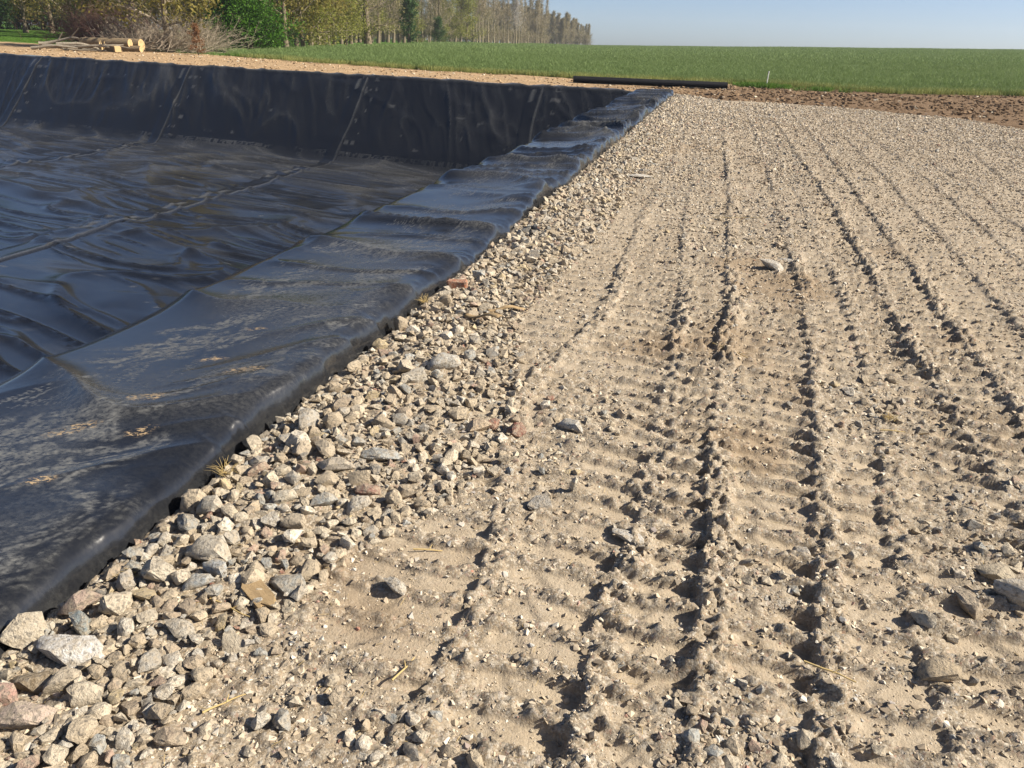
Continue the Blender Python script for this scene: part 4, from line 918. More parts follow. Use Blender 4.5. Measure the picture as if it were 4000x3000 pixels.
M_ = MAT
KINDS = {
 'yellow': [grow(s, 12, 0.28, 0.13, 20, 0.15, 5.6, 8, 4, 8500, 0.26, M_['leaf_yellow'], M_['bark'], M_['twig_grey'], spread=0.5) for s in (1, 2)],
 'olive': [grow(s, 13, 0.24, 0.08, 22, 0.25, 4.6, 8, 4, 8500, 0.22, M_['leaf_olive'], M_['bark'], M_['twig_grey'], spread=0.5) for s in (3, 4)],
 'willow': [grow(s, 13, 0.22, 0.06, 22, 0.3, 4.0, 8, 4, 8000, 0.24, M_['leaf_willow'], M_['bark'], M_['twig_grey'], droop=0.12, spread=0.45) for s in (5, 6)],
 'bare': [grow(s, 17, 0.30, 0.12, 26, 0.55, 4.8, 8, 7, 5200, 0.17, M_['leaf_budgreen'], M_['bark'], M_['twig_grey'], twr=0.02) for s in (7, 8, 9)],
 'slim': [grow(s, 19, 0.20, 0.30, 22, 0.85, 3.8, 8, 7, 2200, 0.18, M_['leaf_buds'], M_['bark_pale'], M_['twig_grey'], twr=0.026) for s in (10, 11, 12)],
 'blossom': [grow(13, 14, 0.2, 0.2, 22, 0.6, 4.0, 8, 5, 3500, 0.22, M_['leaf_blossom'], M_['bark'], M_['twig_grey'], twr=0.02)],
 'ivy': [grow(14, 11, 0.26, 0.06, 26, 0.35, 1.7, 6, 3, 6500, 0.26, M_['leaf_dark'], M_['bark_dark'], M_['bark_dark'], spread=0.3)],
 'dark': [grow(15, 11, 0.25, 0.04, 26, 0.15, 4.4, 8, 3, 9000, 0.32, M_['leaf_dark'], M_['bark_dark'], M_['bark_dark'], spread=0.5)],
 'shrub': [grow(16, 5, 0.06, 0.05, 12, 0.5, 2.4, 6, 4, 5000, 0.18, M_['leaf_dark'], M_['bark_dark'], M_['bark_dark'], stems=4, spread=0.35)],
 'hawthorn': [grow(17, 5.6, 0.10, 0.06, 16, 0.25, 3.0, 8, 5, 26000, 0.14, M_['leaf_hawthorn'], M_['bark_dark'], M_['bark_dark'], stems=3, spread=0.30)],
 'sapling': [grow(18, 2.7, 0.05, 0.10, 14, 0.35, 1.1, 6, 3, 1900, 0.11, M_['leaf_brown'], M_['bark'], M_['twig_grey'], spread=0.10)],
 'wood': [grow(s, 14, 0.25, 0.1, 24, 0.7, 4.2, 8, 8, 3800, 0.30, M_['leaf_buds'], M_['bark'], M_['twig_grey'], twr=0.036) for s in (19, 20)],
 'under': [grow(21, 6.0, 0.05, 0.03, 16, 0.5, 2.6, 8, 6, 1800, 0.15, M_['leaf_olive'], M_['bark'], M_['twig_grey'], stems=5, twr=0.016)],
}
CNT = {}
def plant(kind, px, dist, sc, label, cat='tree', group=None, name='tree', rot=None):
    x, y, z = at(px, dist); vs = KINDS[kind]; k = CNT.get(kind, 0); CNT[kind] = k + 1
    tm, bm_, lm = vs[k % len(vs)]
    o = empty(name, (x, y, z), rot if rot is not None else (k * 2.11) % 6.28); o.scale = (sc, sc, sc * random.uniform(0.92, 1.08))
    tag(o, label, cat, group)
    for nm, me in (('trunk', tm), ('branches', bm_), ('crown', lm)):
        if me: link(nm, me, None, o)
    return o
def build_trees():
    rr = random.Random(21)
    # far left, across the meadow
    for px, d, s in ((-70, 122, 1.0), (-30, 150, 1.1), (12, 158, 1.05), (48, 170, 1.0), (-110, 130, 1.1), (100, 175, 1.1), (150, 172, 1.0), (205, 165, 1.1)):
        plant('dark', px, d, s, 'dark evergreen tree in the row behind the meadow', 'tree', 'dark trees behind the meadow', 'evergreen_tree')
    for px in range(-60, 260, 27):
        plant('shrub', px + rr.uniform(-8, 8), rr.uniform(150, 165), 1.2, 'low dark shrub in the hedge behind the meadow', 'shrub', 'hedge shrubs behind the meadow', 'hedge_shrub')
    plant('yellow', 62, 124, 1.0, 'yellow-leaved tree at the far left of the meadow', name='budding_tree')
    plant('yellow', 118, 128, 1.05, 'wide yellow-leaved tree, second from the left on the meadow', name='budding_tree')
    plant('olive', 168, 118, 1.0, 'dark-trunked olive-leaved tree at the right end of the meadow', name='budding_tree')
    for px, d in ((205, 96), (262, 104), (300, 92), (338, 110), (405, 96), (440, 105), (480, 100), (545, 108), (600, 104)):
        plant('olive', px, d, rr.uniform(0.85, 1.05), 'olive-leaved tree standing behind the brushwood and the green bush', 'tree', 'olive trees behind the brushwood', 'budding_tree')
    plant('yellow', 366, 66, 0.9, 'yellow-leaved tree rising from the grey brushwood', name='budding_tree')
    plant('sapling', 426, 60, 0.66, 'small sapling with dead orange-brown leaves', name='sapling')
    plant('hawthorn', 530, 71, 1.12, 'dense bright green bush at the end of the field', 'bush', None, 'green_bush')
    for px, d, s in ((455, 84, 0.7), (480, 82, 0.6), (610, 86, 0.65), (560, 84, 0.6)):
        plant('shrub', px, d, s, 'dark low undergrowth shrub beside the bright green bush', 'shrub', 'undergrowth by the green bush', 'undergrowth_shrub')
    for px, d in ((618, 84), (640, 98), (672, 92), (700, 104)):
        plant('yellow' if px in (618, 672) else 'olive', px, d, 0.95, 'golden-olive leaved tree between the green bush and the drooping trees', 'tree', 'golden olive trees', 'budding_tree')
    for px, d in ((655, 88), (690, 96), (722, 100), (748, 112), (738, 128)):
        plant('willow', px, d, 0.95, 'drooping yellow-green tree left of the thick trunk', 'tree', 'drooping yellow-green trees', 'willow_tree')
    t = plant('bare', 795, 112, 1.15, 'bare tree with the thickest trunk in the wood edge', name='bare_tree'); t.scale = (1.5, 1.5, 1.15)
    for px, d in ((884, 150),):
        plant('ivy', px, d, rr.uniform(0.9, 1.15), 'ivy-covered dark green trunk among bare trees', 'tree', None, 'ivy_tree')
    for px, d, s in ((946, 172, 0.42),):
        plant('dark', px, d, s, 'small dark green fir-like tree at the field edge', 'tree', None, 'evergreen_tree')
    px = 758
    while px < 1035:
        d = 122 + (px - 758) * 0.36 + rr.uniform(0, 26)
        k = 'willow' if rr.random() < 0.22 else 'bare'
        plant(k, px, d, rr.uniform(0.85, 1.1), 'bare leafless tree in the wood edge behind the crop' if k == 'bare' else 'pale green leafing tree among the bare trees', 'tree', 'bare trees of the wood edge' if k == 'bare' else 'leafing trees of the wood edge', 'bare_tree' if k == 'bare' else 'willow_tree')
        px += rr.uniform(9, 15)
    for px in range(430, 1050, 24):
        plant('under', px + rr.uniform(-8, 8), 110 + max(0, px - 600) * 0.33 + rr.uniform(0, 10), rr.uniform(0.7, 1.1), 'twiggy undergrowth bush at the foot of the wood', 'bush', 'undergrowth of the wood', 'twiggy_bush')
    px = 1030
    while px < 1180:
        d = 225 + (px - 1030) * 0.85 + rr.uniform(-5, 28)
        plant('slim', px, d, rr.uniform(0.88, 1.06), 'slim pale-trunked bare tree at the end of the near wood', 'tree', 'slim pale-trunked trees', 'slim_tree')
        px += rr.uniform(4.5, 8)
    for px in range(1035, 1180, 12):
        plant('under', px, 240 + (px - 1030) * 0.85, 0.8, 'twiggy undergrowth bush below the slim pale trunks', 'bush', 'undergrowth below the slim trees', 'twiggy_bush')
    plant('blossom', 1108, 288, 1.1, 'whitish blossoming tree among the slim bare trees', name='blossom_tree')
    px = 1150
    while px < 1276:
        plant('wood', px, 425 + rr.uniform(-15, 70), rr.uniform(0.8, 1.1) * (1.0 - 0.35 * max(0.0, (px - 1225) / 50)), 'grey leafless tree of the distant wood', 'tree', 'trees of the distant wood', 'distant_tree')
        px += rr.uniform(2.6, 4.4) * (1 + max(0.0, (px - 1240) / 30))
    for px in range(1160, 1274, 9):
        plant('under', px, 415 + rr.uniform(0, 30), 1.2, 'twiggy bush at the foot of the distant wood', 'bush', 'bushes of the distant wood', 'twiggy_bush')
    for px in range(190, 1040, 17):
        plant('bare' if px > 560 or px % 2 else 'wood', px + rr.uniform(-6, 6), 130 + max(0, px - 560) * 0.42 + rr.uniform(25, 60), rr.uniform(0.9, 1.1), 'leafless tree deep in the wood behind the front row', 'tree', 'leafless trees deep in the wood', 'bare_tree')
    for px in range(1036, 1172, 8):
        plant('wood', px + rr.uniform(-3, 3), 345 + rr.uniform(0, 40), rr.uniform(0.9, 1.1), 'grey tree standing behind the slim pale trunks', 'tree', 'grey trees behind the slim trunks', 'bare_tree')
    for px in range(760, 1165, 13):
        plant('under', px + rr.uniform(-6, 6), 165 + (px - 760) * 0.45 + rr.uniform(0, 25), rr.uniform(1.0, 1.5), 'tall twiggy bush filling the inside of the wood', 'bush', 'bushes inside the wood', 'twiggy_bush')
build_trees()

def brush_heap(name, label, px, dist, w, h, n, mat, seed, lean=0.5):
    r = np.random.default_rng(seed); x0, y0, z0 = at(px, dist); segs = []
    for _ in range(n):
        b = np.array((r.normal(0, w * 0.22), r.normal(0, w * 0.2), abs(r.normal(0, h * 0.18))))
        az = r.normal(lean, 0.9); el = r.uniform(0.05, 0.95); L = r.uniform(0.5, 1.0) * w * 0.42
        d = np.array((math.cos(az) * math.cos(el), math.sin(az) * math.cos(el), math.sin(el))); p = b
        for k in range(3):
            d = d + r.normal(0, 0.12, 3); d /= np.linalg.norm(d); q = p + d * L / 3
            q[2] = min(max(q[2], 0.02), h * 1.05); segs.append((*p, *q, 0.016 - 0.004 * k, 0.012 - 0.004 * k))
            if k:
                for _ in range(3):
                    e = q + (d + r.normal(0, 0.5, 3)) * L * 0.16; e[2] = min(max(e[2], 0.02), h * 1.1); segs.append((*q, *e, 0.008, 0.004))
            p = q
    v, f = tubes(segs, 3); me = mesh_np('twigs', v, f, True); me.materials.append(mat)
    o = link(name, me); o.location = (x0, y0, z0); tag(o, label, 'brush pile')
brush_heap('brush_pile', 'purple-brown heap of cut brushwood behind the logs', 240, 70, 7.5, 3.3, 900, MAT['twig_purple'], 1, 2.6)
brush_heap('brush_pile', 'grey tangle of cut branches left of the budding tree', 322, 67, 6.0, 2.2, 520, MAT['twig_grey'], 2, 2.4)
brush_heap('brush_pile', 'grey tangle of cut branches right of the budding tree', 398, 66, 6.0, 2.4, 520, MAT['twig_grey'], 3, 0.6)

# crop, meadow grass and weeds: tufts set on points
def tuft_mesh(name, seed, n, h, rad, mat, wid):
    r = np.random.default_rng(seed); V = []; F = []; lv = []
    for k in range(n):
        p = np.array((r.normal(0, rad), r.normal(0, rad), 0)); a = r.uniform(0, 6.28); s = np.array((math.cos(a), math.sin(a), 0)) * wid * r.uniform(0.7, 1.3)
        b = np.array((r.normal(0, 0.14), r.normal(0, 0.14), 1)) * h * r.uniform(0.65, 1.1); m = p + b * 0.6; t = p + b + np.array((r.normal(0, 0.22), r.normal(0, 0.22), -0.08)) * h
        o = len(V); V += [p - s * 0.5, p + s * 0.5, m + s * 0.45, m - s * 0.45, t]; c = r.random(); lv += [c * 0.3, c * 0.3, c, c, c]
        F += [(o, o + 1, o + 2), (o, o + 2, o + 3), (o + 3, o + 2, o + 4)]
    me = mesh_np(name, np.array(V), np.array(F), False, {'lv': ('FLOAT', np.array(lv))}); me.materials.append(mat); return me
def build_grass():
    r = np.random.default_rng(77)
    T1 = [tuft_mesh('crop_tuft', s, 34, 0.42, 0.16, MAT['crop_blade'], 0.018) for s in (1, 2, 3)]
    T2 = [tuft_mesh('crop_edge_tuft', s, 26, 0.30, 0.14, MAT['crop_edge_blade'], 0.014) for s in (4, 5)]
    T3 = [tuft_mesh('weed_tuft', s, 30, 0.22, 0.12, MAT['weed_blade'], 0.014) for s in (6, 7)]
    T4 = [tuft_mesh('crop_far_tuft', s, 40, 0.46, 0.42, MAT['crop_blade'], 0.05) for s in (8, 9)]
    def area(n, rmin, rmax, azlo, azhi, pw):
        rad = rmin + (rmax - rmin) * r.random(n) ** pw; az = np.radians(r.uniform(azlo, azhi, n)); return rad * np.sin(az), rad * np.cos(az)
    def z(x, y): return terrain(x, y)
    def treeline(x, y):        # keep the crop in front of the wood
        az = np.degrees(np.arctan2(x, y)); rad = np.hypot(x, y)
        return rad < interp(az, [(-60, 40), (-36, 58), (-33, 62), (-29, 72), (-25.5, 100), (-22, 130), (-18, 190), (-14, 215), (-12, 300), (-9, 440), (-8, 3000), (60, 3000)])
    x, y = area(60000, 42, 95, -36, 22, 1.2); fm = field_m(x, y)
    ok = (fm > 0.1) & treeline(x, y) & (x > -44); x, y, fm = x[ok], y[ok], fm[ok]
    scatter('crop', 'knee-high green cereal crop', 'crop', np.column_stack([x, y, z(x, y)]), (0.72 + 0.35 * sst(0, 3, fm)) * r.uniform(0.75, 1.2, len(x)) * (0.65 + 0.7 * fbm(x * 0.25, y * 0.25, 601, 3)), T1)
    x, y = area(46000, 85, 330, -30, 24, 0.9); tl = np.abs(((x + 0.35 * y) % 26) - 13) ; ok = treeline(x, y) & (field_m(x, y) > 2) & ~((tl < 0.45) | ((tl > 1.7) & (tl < 2.3))); x, y = x[ok], y[ok]
    scatter('far_crop', 'green cereal crop reaching to the skyline', 'crop', np.column_stack([x, y, z(x, y)]), r.uniform(0.75, 1.2, len(x)) * (0.8 + 0.4 * fbm(x * 0.06, y * 0.06, 602, 2)), T4)
    x, y = area(26000, 41, 60, -40, 24, 1.0); fm = field_m(x, y); ok = (fm > -0.8) & (fm < 1.3) & (r.random(len(x)) < sst(-1.0, 0.3, fm)) & (x > -46); x, y = x[ok], y[ok]
    scatter('crop_edge', 'thin yellow-green crop along the field edge', 'crop', np.column_stack([x, y, z(x, y)]), r.uniform(0.6, 1.15, len(x)), T2)
    # meadow and the weeds round the stake
    x, y = area(30000, 62, 150, -52, -36, 1.3); ok = (x < -43) & (y > interp(x, FE) + 1.2); x, y = x[ok], y[ok]
    scatter('meadow_grass', 'short bright green meadow grass', 'grass', np.column_stack([x, y, z(x, y)]), r.uniform(0.35, 0.7, len(x)), T3)
    wx = np.concatenate([r.normal(2.1, 0.55, 110), r.normal(4.4, 0.9, 26), r.normal(-29, 3, 90)]); wy = np.concatenate([r.normal(43.7, 0.35, 110), r.normal(42.6, 0.3, 26), r.normal(51.5, 0.5, 90)])
    scatter('weeds', 'green weeds growing on the bare soil round the stake', 'weeds', np.column_stack([wx, wy, z(wx, wy)]), r.uniform(0.6, 1.3, len(wx)), T3)
build_grass()

# ------------------------------------------------------------------ things on the far bank
def liner_roll():
    a = Vector((-6.84, 38.9, 0)); b = Vector((0.31, 39.95, 0)); rad = 0.165
    za, zb = (float(terrain(np.array([p.x]), np.array([p.y]))[0]) for p in (a, b))
    L = (b - a).length; n = 60; m = 26; xs = np.linspace(0, L, n)
    root = empty('liner_roll', (a.x, a.y, za), math.atan2(b.y - a.y, b.x - a.x)); tag(root, 'long black roll of spare liner lying on the soil', 'liner roll')
    th = np.linspace(0, 2 * math.pi, m)
    X = np.repeat(xs[:, None], m, 1); rr_ = rad * (1 + 0.05 * fbm(xs * 0.9, xs * 0, 700, 2))[:, None] * (1 + 0.03 * np.cos(th * 2))[None, :]
    Y = rr_ * np.cos(th)[None, :]; Z = rad * 0.93 + rr_ * np.sin(th)[None, :] * 0.96 + (zb - za) * (xs / L)[:, None]
    link('rolled_sheet', grid_mesh('rolled_sheet', X, Y, Z), MAT['roll'], root)
    for e, x in enumerate((0.0, L)):      # spiral of the wound sheet in each end
        t = np.linspace(0, 6 * 2 * math.pi, 150); r0 = rad * 0.98 * (1 - t / t[-1] * 0.8)
        s = -1 if e == 0 else 1
        V = np.concatenate([np.column_stack([t * 0 + x + s * 0.0, r0 * np.cos(t), rad * 0.93 + r0 * np.sin(t) + (zb - za) * e]), np.column_stack([t * 0 + x - s * 0.12, r0 * np.cos(t), rad * 0.93 + r0 * np.sin(t) + (zb - za) * e])])
        i = np.arange(149); F = np.column_stack([i, i + 1, i + 151, i + 150]); me = mesh_np('roll_end', V, F, True); link('roll_end', me, MAT['roll'], root)
    xs2 = np.linspace(-0.25, L + 0.3, 50); ps = np.linspace(0, 1, 6); X2, P2 = np.meshgrid(xs2, ps, indexing='ij')
    Y2 = -0.10 - P2 * (0.30 + 0.10 * fbm(xs2 * 1.2, xs2 * 0, 701, 2))[:, None]; Z2 = 0.012 + 0.035 * fbm(X2 * 2.2, P2 * 2, 702, 2) + (zb - za) * X2 / L
    link('loose_flap', grid_mesh('loose_flap', X2, Y2, Z2), MAT['roll'], root)
liner_roll()
def stake():
    x, y = 2.27, 43.8; z = float(terrain(np.array([x]), np.array([y]))[0])
    bm = bmesh.new(); bmesh.ops.create_cone(bm, segments=8, radius1=0.028, radius2=0.026, depth=0.8, cap_ends=True)
    bmesh.ops.bevel(bm, geom=[e for e in bm.edges if all(v.co.z > 0.3 for v in e.verts)], offset=0.008, segments=1, affect='EDGES')
    me = bpy.data.meshes.new('marker_stake'); bm.to_mesh(me); bm.free()
    o = link('marker_stake', me, MAT['stake']); o.location = (x, y, z + 0.36); o.rotation_euler = (0.02, 0.03, 0); tag(o, 'thin white marker stake standing in green weeds', 'stake')
stake()
for px, d, lab in ((691, 88, 'pale wooden fence post at the wood edge, left one of the pair'), (712, 92, 'pale wooden fence post at the wood edge, right one of the pair'), (925, 160, 'distant fence post below the bare trees')):
    x, y, z = at(px, d); bm = bmesh.new(); bmesh.ops.create_cone(bm, segments=8, radius1=0.09, radius2=0.08, depth=1.5, cap_ends=True)
    me = bpy.data.meshes.new('fence_post'); bm.to_mesh(me); bm.free(); o = link('fence_post', me, MAT['bark_pale']); o.location = (x, y, z + 0.6); o.rotation_euler = (0.05, -0.06, 0); tag(o, lab, 'fence post', 'fence posts at the wood edge')

def log(name, label, c, axis, L, rad, seed, tilt=0.0):
    """cut face at c, the log runs back along -axis"""
    r = np.random.default_rng(seed); root = empty(name, c); tag(root, label, 'log', 'felled logs on the far bank')
    a = Vector((axis[0], axis[1], tilt)).normalized(); root.rotation_euler = a.to_track_quat('X', 'Z').to_euler()
    n, m = 14, 20; xs = np.linspace(-L, 0, n); th = np.linspace(0, 2 * math.pi, m)
    X = np.repeat(xs[:, None], m, 1); rr_ = rad * (1 + 0.14 * (fbm(np.cos(th)[None, :] * 1.5 + xs[:, None] * 0.6 + seed, np.sin(th)[None, :] * 1.5 + xs[:, None] * 0.0, 800 + seed, 2) - 0.5))
    rr_[:, -1] = rr_[:, 0]
    Y = rr_ * np.cos(th); Z = rr_ * np.sin(th)
    link('bark', grid_mesh('bark', X, Y, Z), MAT['log'], root)
    for k, x in ((n - 1, 0.004), (0, -L - 0.004)):
        ring = np.column_stack([np.full(m - 1, x), Y[k, :-1] * 0.985, Z[k, :-1] * 0.985]); V = np.concatenate([ring, [[x, 0, 0]]])
        F = np.array([(i, (i + 1) % (m - 1), m - 1) for i in range(m - 1)]); link('cut_face', mesh_np('cut_face', V, F, False), MAT['cut'], root)
def wood_pile():
    def base(px, d): x, y, z = at(px, d); return x, y, z
    ax = (0.98, 0.10)
    x, y, z = base(306, 64.0); log('felled_log', 'thickest felled log with pale cut face at the right end of the pile', (x, y, z + 0.42), ax, 3.6, 0.40, 1)
    x, y, z = base(304, 63.2); log('felled_log', 'short felled log lying lowest in front of the thickest one', (x, y, z + 0.18), ax, 2.0, 0.22, 2)
    x, y, z = base(282, 63.6); log('felled_log', 'felled log with a round pale cut face, left of the thickest one', (x, y, z + 0.52), ax, 3.4, 0.30, 3)
    x, y, z = base(270, 64.6); log('felled_log', 'felled log at the back of the pile, its end hidden', (x, y, z + 0.42), ax, 3.2, 0.36, 4)
    # sawn block with a pale edge
    x, y, z = base(245, 61.8); bm = bmesh.new(); bmesh.ops.create_cube(bm, size=1)
    for v in bm.verts: v.co.x *= 1.15 if v.co.z > 0 else 1.0
    bmesh.ops.bevel(bm, geom=bm.edges[:], offset=0.05, segments=1, affect='EDGES'); me = bpy.data.meshes.new('sawn_block'); bm.to_mesh(me); bm.free()
    root = empty('sawn_block', (x, y, z)); tag(root, 'sawn wooden block lying in front of the logs', 'wood block')
    o = link('block', me, MAT['log'], root); o.location = (0, 0, 0.16); o.scale = (1.2, 0.5, 0.34); o.rotation_euler = (0, 0, -0.5)
    b2 = bmesh.new(); bmesh.ops.create_cube(b2, size=1); bmesh.ops.bevel(b2, geom=b2.edges[:], offset=0.08, segments=1, affect='EDGES'); m2 = bpy.data.meshes.new('pale_edge'); b2.to_mesh(m2); b2.free()
    o = link('pale_edge', m2, MAT['cut'], root); o.location = (0, 0, 0.36); o.scale = (1.15, 0.45, 0.05); o.rotation_euler = (0, 0, -0.5)
    o = link('pale_edge', m2, MAT['cut'], root); o.location = (0.57, -0.33, 0.18); o.scale = (0.06, 0.4, 0.34); o.rotation_euler = (0, 0, -0.5)
    # split stump
    x, y, z = base(222, 62.5); r = np.random.default_rng(3); V = []; F = []
    for k in range(9):
        o_ = len(V); a = k * 0.7; w = 0.09; cx, cy = 0.2 * math.cos(a), 0.2 * math.sin(a); hgt = r.uniform(0.25, 0.75)
        for dx, dy in ((-w, -w), (w, -w), (w, w), (-w, w)): V.append((cx + dx, cy + dy, 0))
        V.append((cx + r.normal(0, 0.06), cy + r.normal(0, 0.06), hgt)); F += [(o_, o_ + 1, o_ + 4), (o_ + 1, o_ + 2, o_ + 4), (o_ + 2, o_ + 3, o_ + 4), (o_ + 3, o_, o_ + 4)]
    o = link('split_stump', mesh_np('split_stump', np.array(V, float), np.array(F), False), MAT['cut']); o.location = (x, y, z); tag(o, 'splintered yellow stump between the branches and the logs', 'stump')
    # dead branches heaped on the left
    labels = ['longest grey dead branch lying along the top of the heap', 'grey dead branch with an upturned tip at the left of the heap', 'thick dead branch sloping down to the right end of the heap', 'dead branch with a pale broken end on top of the heap', 'thin dead branch lowest in the heap', 'dead branch at the far left end of the heap', 'crooked dead branch in the middle of the heap', 'forked dead branch poking up from the heap', 'short thick dead branch in front of the heap', 'dead branch at the back of the heap']
    r = np.random.default_rng(31)
    for k, lab in enumerate(labels):
        x, y, z = base(112 + 11 * k + r.uniform(-6, 6), 62 + r.uniform(-0.8, 1.2)); n = 9; segs = []
        p = np.array((0, 0, 0.10 + 0.07 * (k % 4))); d = np.array((0.92, 0.25 + r.normal(0, 0.25), 0.08)); L = r.uniform(2.0, 3.6); rad = r.uniform(0.06, 0.13); p = p - d * L * 0.5; p[2] = 0.12 + 0.08 * (k % 4)
        bend = r.normal(0, 0.16); pts = [p]
        for i in range(n):
            d = d + np.array((0, bend * 0.3, r.normal(0, 0.10) - 0.03)); d /= np.linalg.norm(d); q = p + d * L / n; q[2] = max(q[2], 0.06); segs.append((*p, *q, rad * (1 - i / n * 0.6), rad * (1 - (i + 1) / n * 0.6))); p = q; pts.append(q)
            if i in (3, 6):
                e = q + (d + r.normal(0, 0.5, 3) + np.array((0, 0, 0.4))) * r.uniform(0.3, 0.7); segs.append((*q, *e, rad * 0.45, rad * 0.2))
        v, f = tubes(segs, 7); me = mesh_np('dead_branch', v, f, True); o = link('dead_branch', me, MAT['dead']); o.location = (x, y, z); tag(o, lab, 'branch', 'dead branches heaped on the far bank')
wood_pile()

# ------------------------------------------------------------------ litter on the gravel
def gz(x, y): return float(ground_h(np.array([x]), np.array([y]), False)[0])
def litter():
    # scrap of timber under the grey plate
    rr = random.Random(8); bm = bmesh.new(); bmesh.ops.create_cube(bm, size=1); bmesh.ops.subdivide_edges(bm, edges=bm.edges[:], cuts=3, use_grid_fill=True)
    for v in bm.verts:
        if v.co.x > 0.4 or v.co.x < -0.4: v.co.x += 0.12 * math.sin(v.co.y * 9) + rr.uniform(-0.05, 0.05)
        v.co.z += rr.uniform(-0.06, 0.06)
    me = bpy.data.meshes.new('timber_scrap'); bm.to_mesh(me); bm.free()
    o = link('timber_scrap', me, MAT['timber']); o.location = (-1.15, 1.632, gz(-1.15, 1.632) + 0.016); o.scale = (0.115, 0.062, 0.02); o.rotation_euler = (0.05, 0.1, -0.55); tag(o, 'broken scrap of brown timber under the grey plate stone', 'wood scrap')
    for k, (x, y, L, w, rot, lab) in enumerate(((-1.21, 4.25, 0.26, 0.05, -0.35, 'curled bark strip lying across the rubble, lower one'), (-1.13, 4.50, 0.24, 0.035, 0.5, 'straight pale bark strip above the curled one'), (-1.50, 6.9, 0.22, 0.06, -0.5, 'dark flat strip at the liner edge'))):
        xs = np.linspace(-0.5, 0.5, 14); ps = np.linspace(-0.5, 0.5, 4); X, Pp = np.meshgrid(xs, ps, indexing='ij')
        w_ = w * (1 - 0.5 * np.abs(X) ** 2) * (0.8 + 0.4 * fbm(X * 6, Pp, 900 + k, 2)); Z = 0.02 + 0.05 * (X + 0.5) * (k == 0) + 0.012 * np.sin(X * 7 + k) - 0.01 * (Pp * 2) ** 2
        me = grid_mesh('bark_strip', X * L, Pp * w_, Z); o = link('bark_strip', me, MAT['timber'] if k < 2 else MAT['roll'])
        md = o.modifiers.new('thick', 'SOLIDIFY'); md.thickness = 0.005
        o.location = (x, y, gz(x, y) + 0.015); o.rotation_euler = (0, 0, rot); tag(o, lab, 'bark' if k < 2 else 'scrap')
    sticks = [(-1.205, 1.565, 0.16, -0.2, 'thin twig on the sand below the timber scrap'), (-1.02, 1.25, 0.11, 0.9, 'straight straw-coloured twig near the bottom edge'), (-0.62, 1.48, 0.10, 1.2, 'short twig upright in the sand'), (-0.75, 2.02, 0.10, 0.4, 'pale twig crossing the sand above the chunk'), (0.30, 4.25, 0.34, -0.5, 'long thin twig lying across the track prints'), (-0.95, 2.62, 0.14, 0.5, 'pale split stick lying on the small gravel'), (0.50, 1.78, 0.14, -0.3, 'twig in the deep track groove'), (-1.78, 2.62, 0.12, 0.9, 'stick leaning on the liner edge'), (0.98, 3.5, 0.12, 0.2, 'straw stalk on the stone patch'), (0.35, 8.2, 0.5, 0.05, 'long stick lying on distant gravel')]
    for x, y, L, rot, lab in sticks:
        r = np.random.default_rng(int(abs(x * 1000))); p = np.array((-L / 2, 0, 0)); segs = []; d = np.array((1.0, 0, 0.02))
        for i in range(6):
            d = d + np.array((0, r.normal(0, 0.10), r.normal(0, 0.05))); d /= np.linalg.norm(d); q = p + d * L / 6; segs.append((*p, *q, 0.0032 * (1 - i * 0.07), 0.0032 * (1 - (i + 1) * 0.07))); p = q
        e = p * 0.3 + d * 0 + np.array((0, 0.012, 0.012)); segs.append((*(p * 0.1), *e, 0.002, 0.001))
        v, f = tubes(segs, 6); o = link('dry_stick', mesh_np('dry_stick', v, f, True), MAT['straw']); o.location = (x, y, gz(x, y) + (0.014 if x > -1.7 else 0.06)); o.rotation_euler = (0, 0.03 if x > -1.7 else 0.5, rot); tag(o, lab, 'twig', 'twigs and stalks on the gravel')
    for x, y, s, lab in ((-1.66, 2.24, 1.0, 'tuft of dry yellow grass at the liner edge near the split white stone'), (-1.70, 4.55, 1.0, 'thin dry grass stalks at the liner edge above the brick'), (-1.60, 1.62, 0.6, 'small tuft of dry grass among the near rubble'), (0.98, 3.62, 0.7, 'flattened dry grass on the stone patch between tracks')):
        r = np.random.default_rng(int(y * 100)); segs = []
        for _ in range(46):
            a = r.uniform(0, 6.28); d = np.array((math.cos(a) * 0.8, math.sin(a) * 0.8, r.uniform(0.3, 1.2))); d /= np.linalg.norm(d); p = np.array((*r.normal(0, 0.012, 2), 0)) ; L = r.uniform(0.03, 0.085) * s
            q = p + d * L * 0.5; d2 = d + np.array((0, 0, -0.5)); e = q + d2 / np.linalg.norm(d2) * L * 0.5; segs += [(*p, *q, 0.0011, 0.0009), (*q, *e, 0.0009, 0.0004)]
        v, f = tubes(segs, 3); o = link('dry_grass', mesh_np('dry_grass', v, f, True), MAT['straw']); o.location = (x, y, gz(x, y) + 0.02); tag(o, lab, 'dry grass', 'dry grass tufts in the rubble')
    # straw bits: too many to count
    r = np.random.default_rng(55); segs = []
    for _ in range(700):
        y = math.exp(r.uniform(math.log(0.95), math.log(7))); x = r.uniform(-1.6, 0.9 + 0.35 * y); z = gz(x, y) + 0.006; a = r.uniform(0, 6.28); L = r.uniform(0.008, 0.035)
        segs.append((x, y, z, x + L * math.cos(a), y + L * math.sin(a), z + r.uniform(0, 0.008), 0.0008, 0.0006))
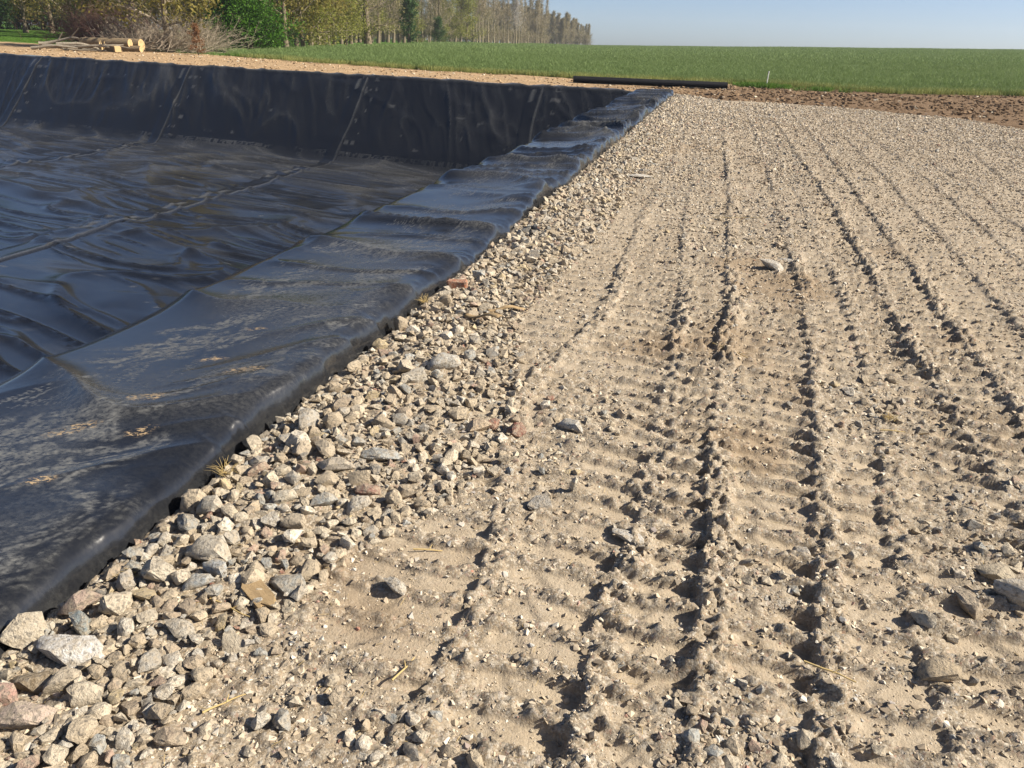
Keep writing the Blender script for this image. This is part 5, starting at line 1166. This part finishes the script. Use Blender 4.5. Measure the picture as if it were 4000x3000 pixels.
    v, f = tubes(segs, 3); tag(link('straw_bits', mesh_np('straw_bits', v, f, True), MAT['straw']), 'tiny straw bits strewn in the dust', 'straw', kind='stuff')
litter()

def order_labels():
    by = {}
    for o in bpy.data.objects:
        if o.parent is None and o.get('category') in ('tree', 'shrub', 'bush') and o.get('group'): by.setdefault(o['label'], []).append(o)
    ones = ['first', 'second', 'third', 'fourth', 'fifth', 'sixth', 'seventh', 'eighth', 'ninth', 'tenth', 'eleventh', 'twelfth', 'thirteenth', 'fourteenth', 'fifteenth', 'sixteenth', 'seventeenth', 'eighteenth', 'nineteenth', 'twentieth']
    tens = {20: 'twenty', 30: 'thirty', 40: 'forty', 50: 'fifty'}
    def word(n): return ones[n - 1] if n <= 20 else (tens[n // 10 * 10][:-1] + 'ieth' if n % 10 == 0 else tens[n // 10 * 10] + '-' + ones[n % 10 - 1])
    for lab, os_ in by.items():
        if len(os_) < 2 or len(os_) > 59: continue
        os_.sort(key=lambda o: math.atan2(o.location.x, o.location.y))
        for k, o in enumerate(os_):
            o['label'] = '%s, %s' % (lab, 'leftmost of them' if k == 0 else ('rightmost of them' if k == len(os_) - 1 else word(k + 1) + ' from the left'))
order_labels()

# ------------------------------------------------------------------ thin spring haze
bm = bmesh.new(); bmesh.ops.create_cube(bm, size=1); hz = bpy.data.meshes.new('haze'); bm.to_mesh(hz); bm.free()
ho = link('haze', hz); ho.scale = (1400, 1400, 40); ho.location = (0, 300, 14); tag(ho, 'thin pale haze over the far land', 'haze', kind='stuff')
hm = bpy.data.materials.new('haze'); hm.use_nodes = True; hn = hm.node_tree.nodes; hn.remove(hn['Principled BSDF'])
pv = hn.new('ShaderNodeVolumePrincipled'); pv.inputs['Color'].default_value = (0.80, 0.86, 0.95, 1); pv.inputs['Density'].default_value = 0.0003; pv.inputs['Anisotropy'].default_value = 0.2
hm.node_tree.links.new(pv.outputs[0], hn['Material Output'].inputs['Volume']); hz.materials.append(hm)

print('TRIS', sum(len(m.loops) - 2 * len(m.polygons) for m in bpy.data.meshes))
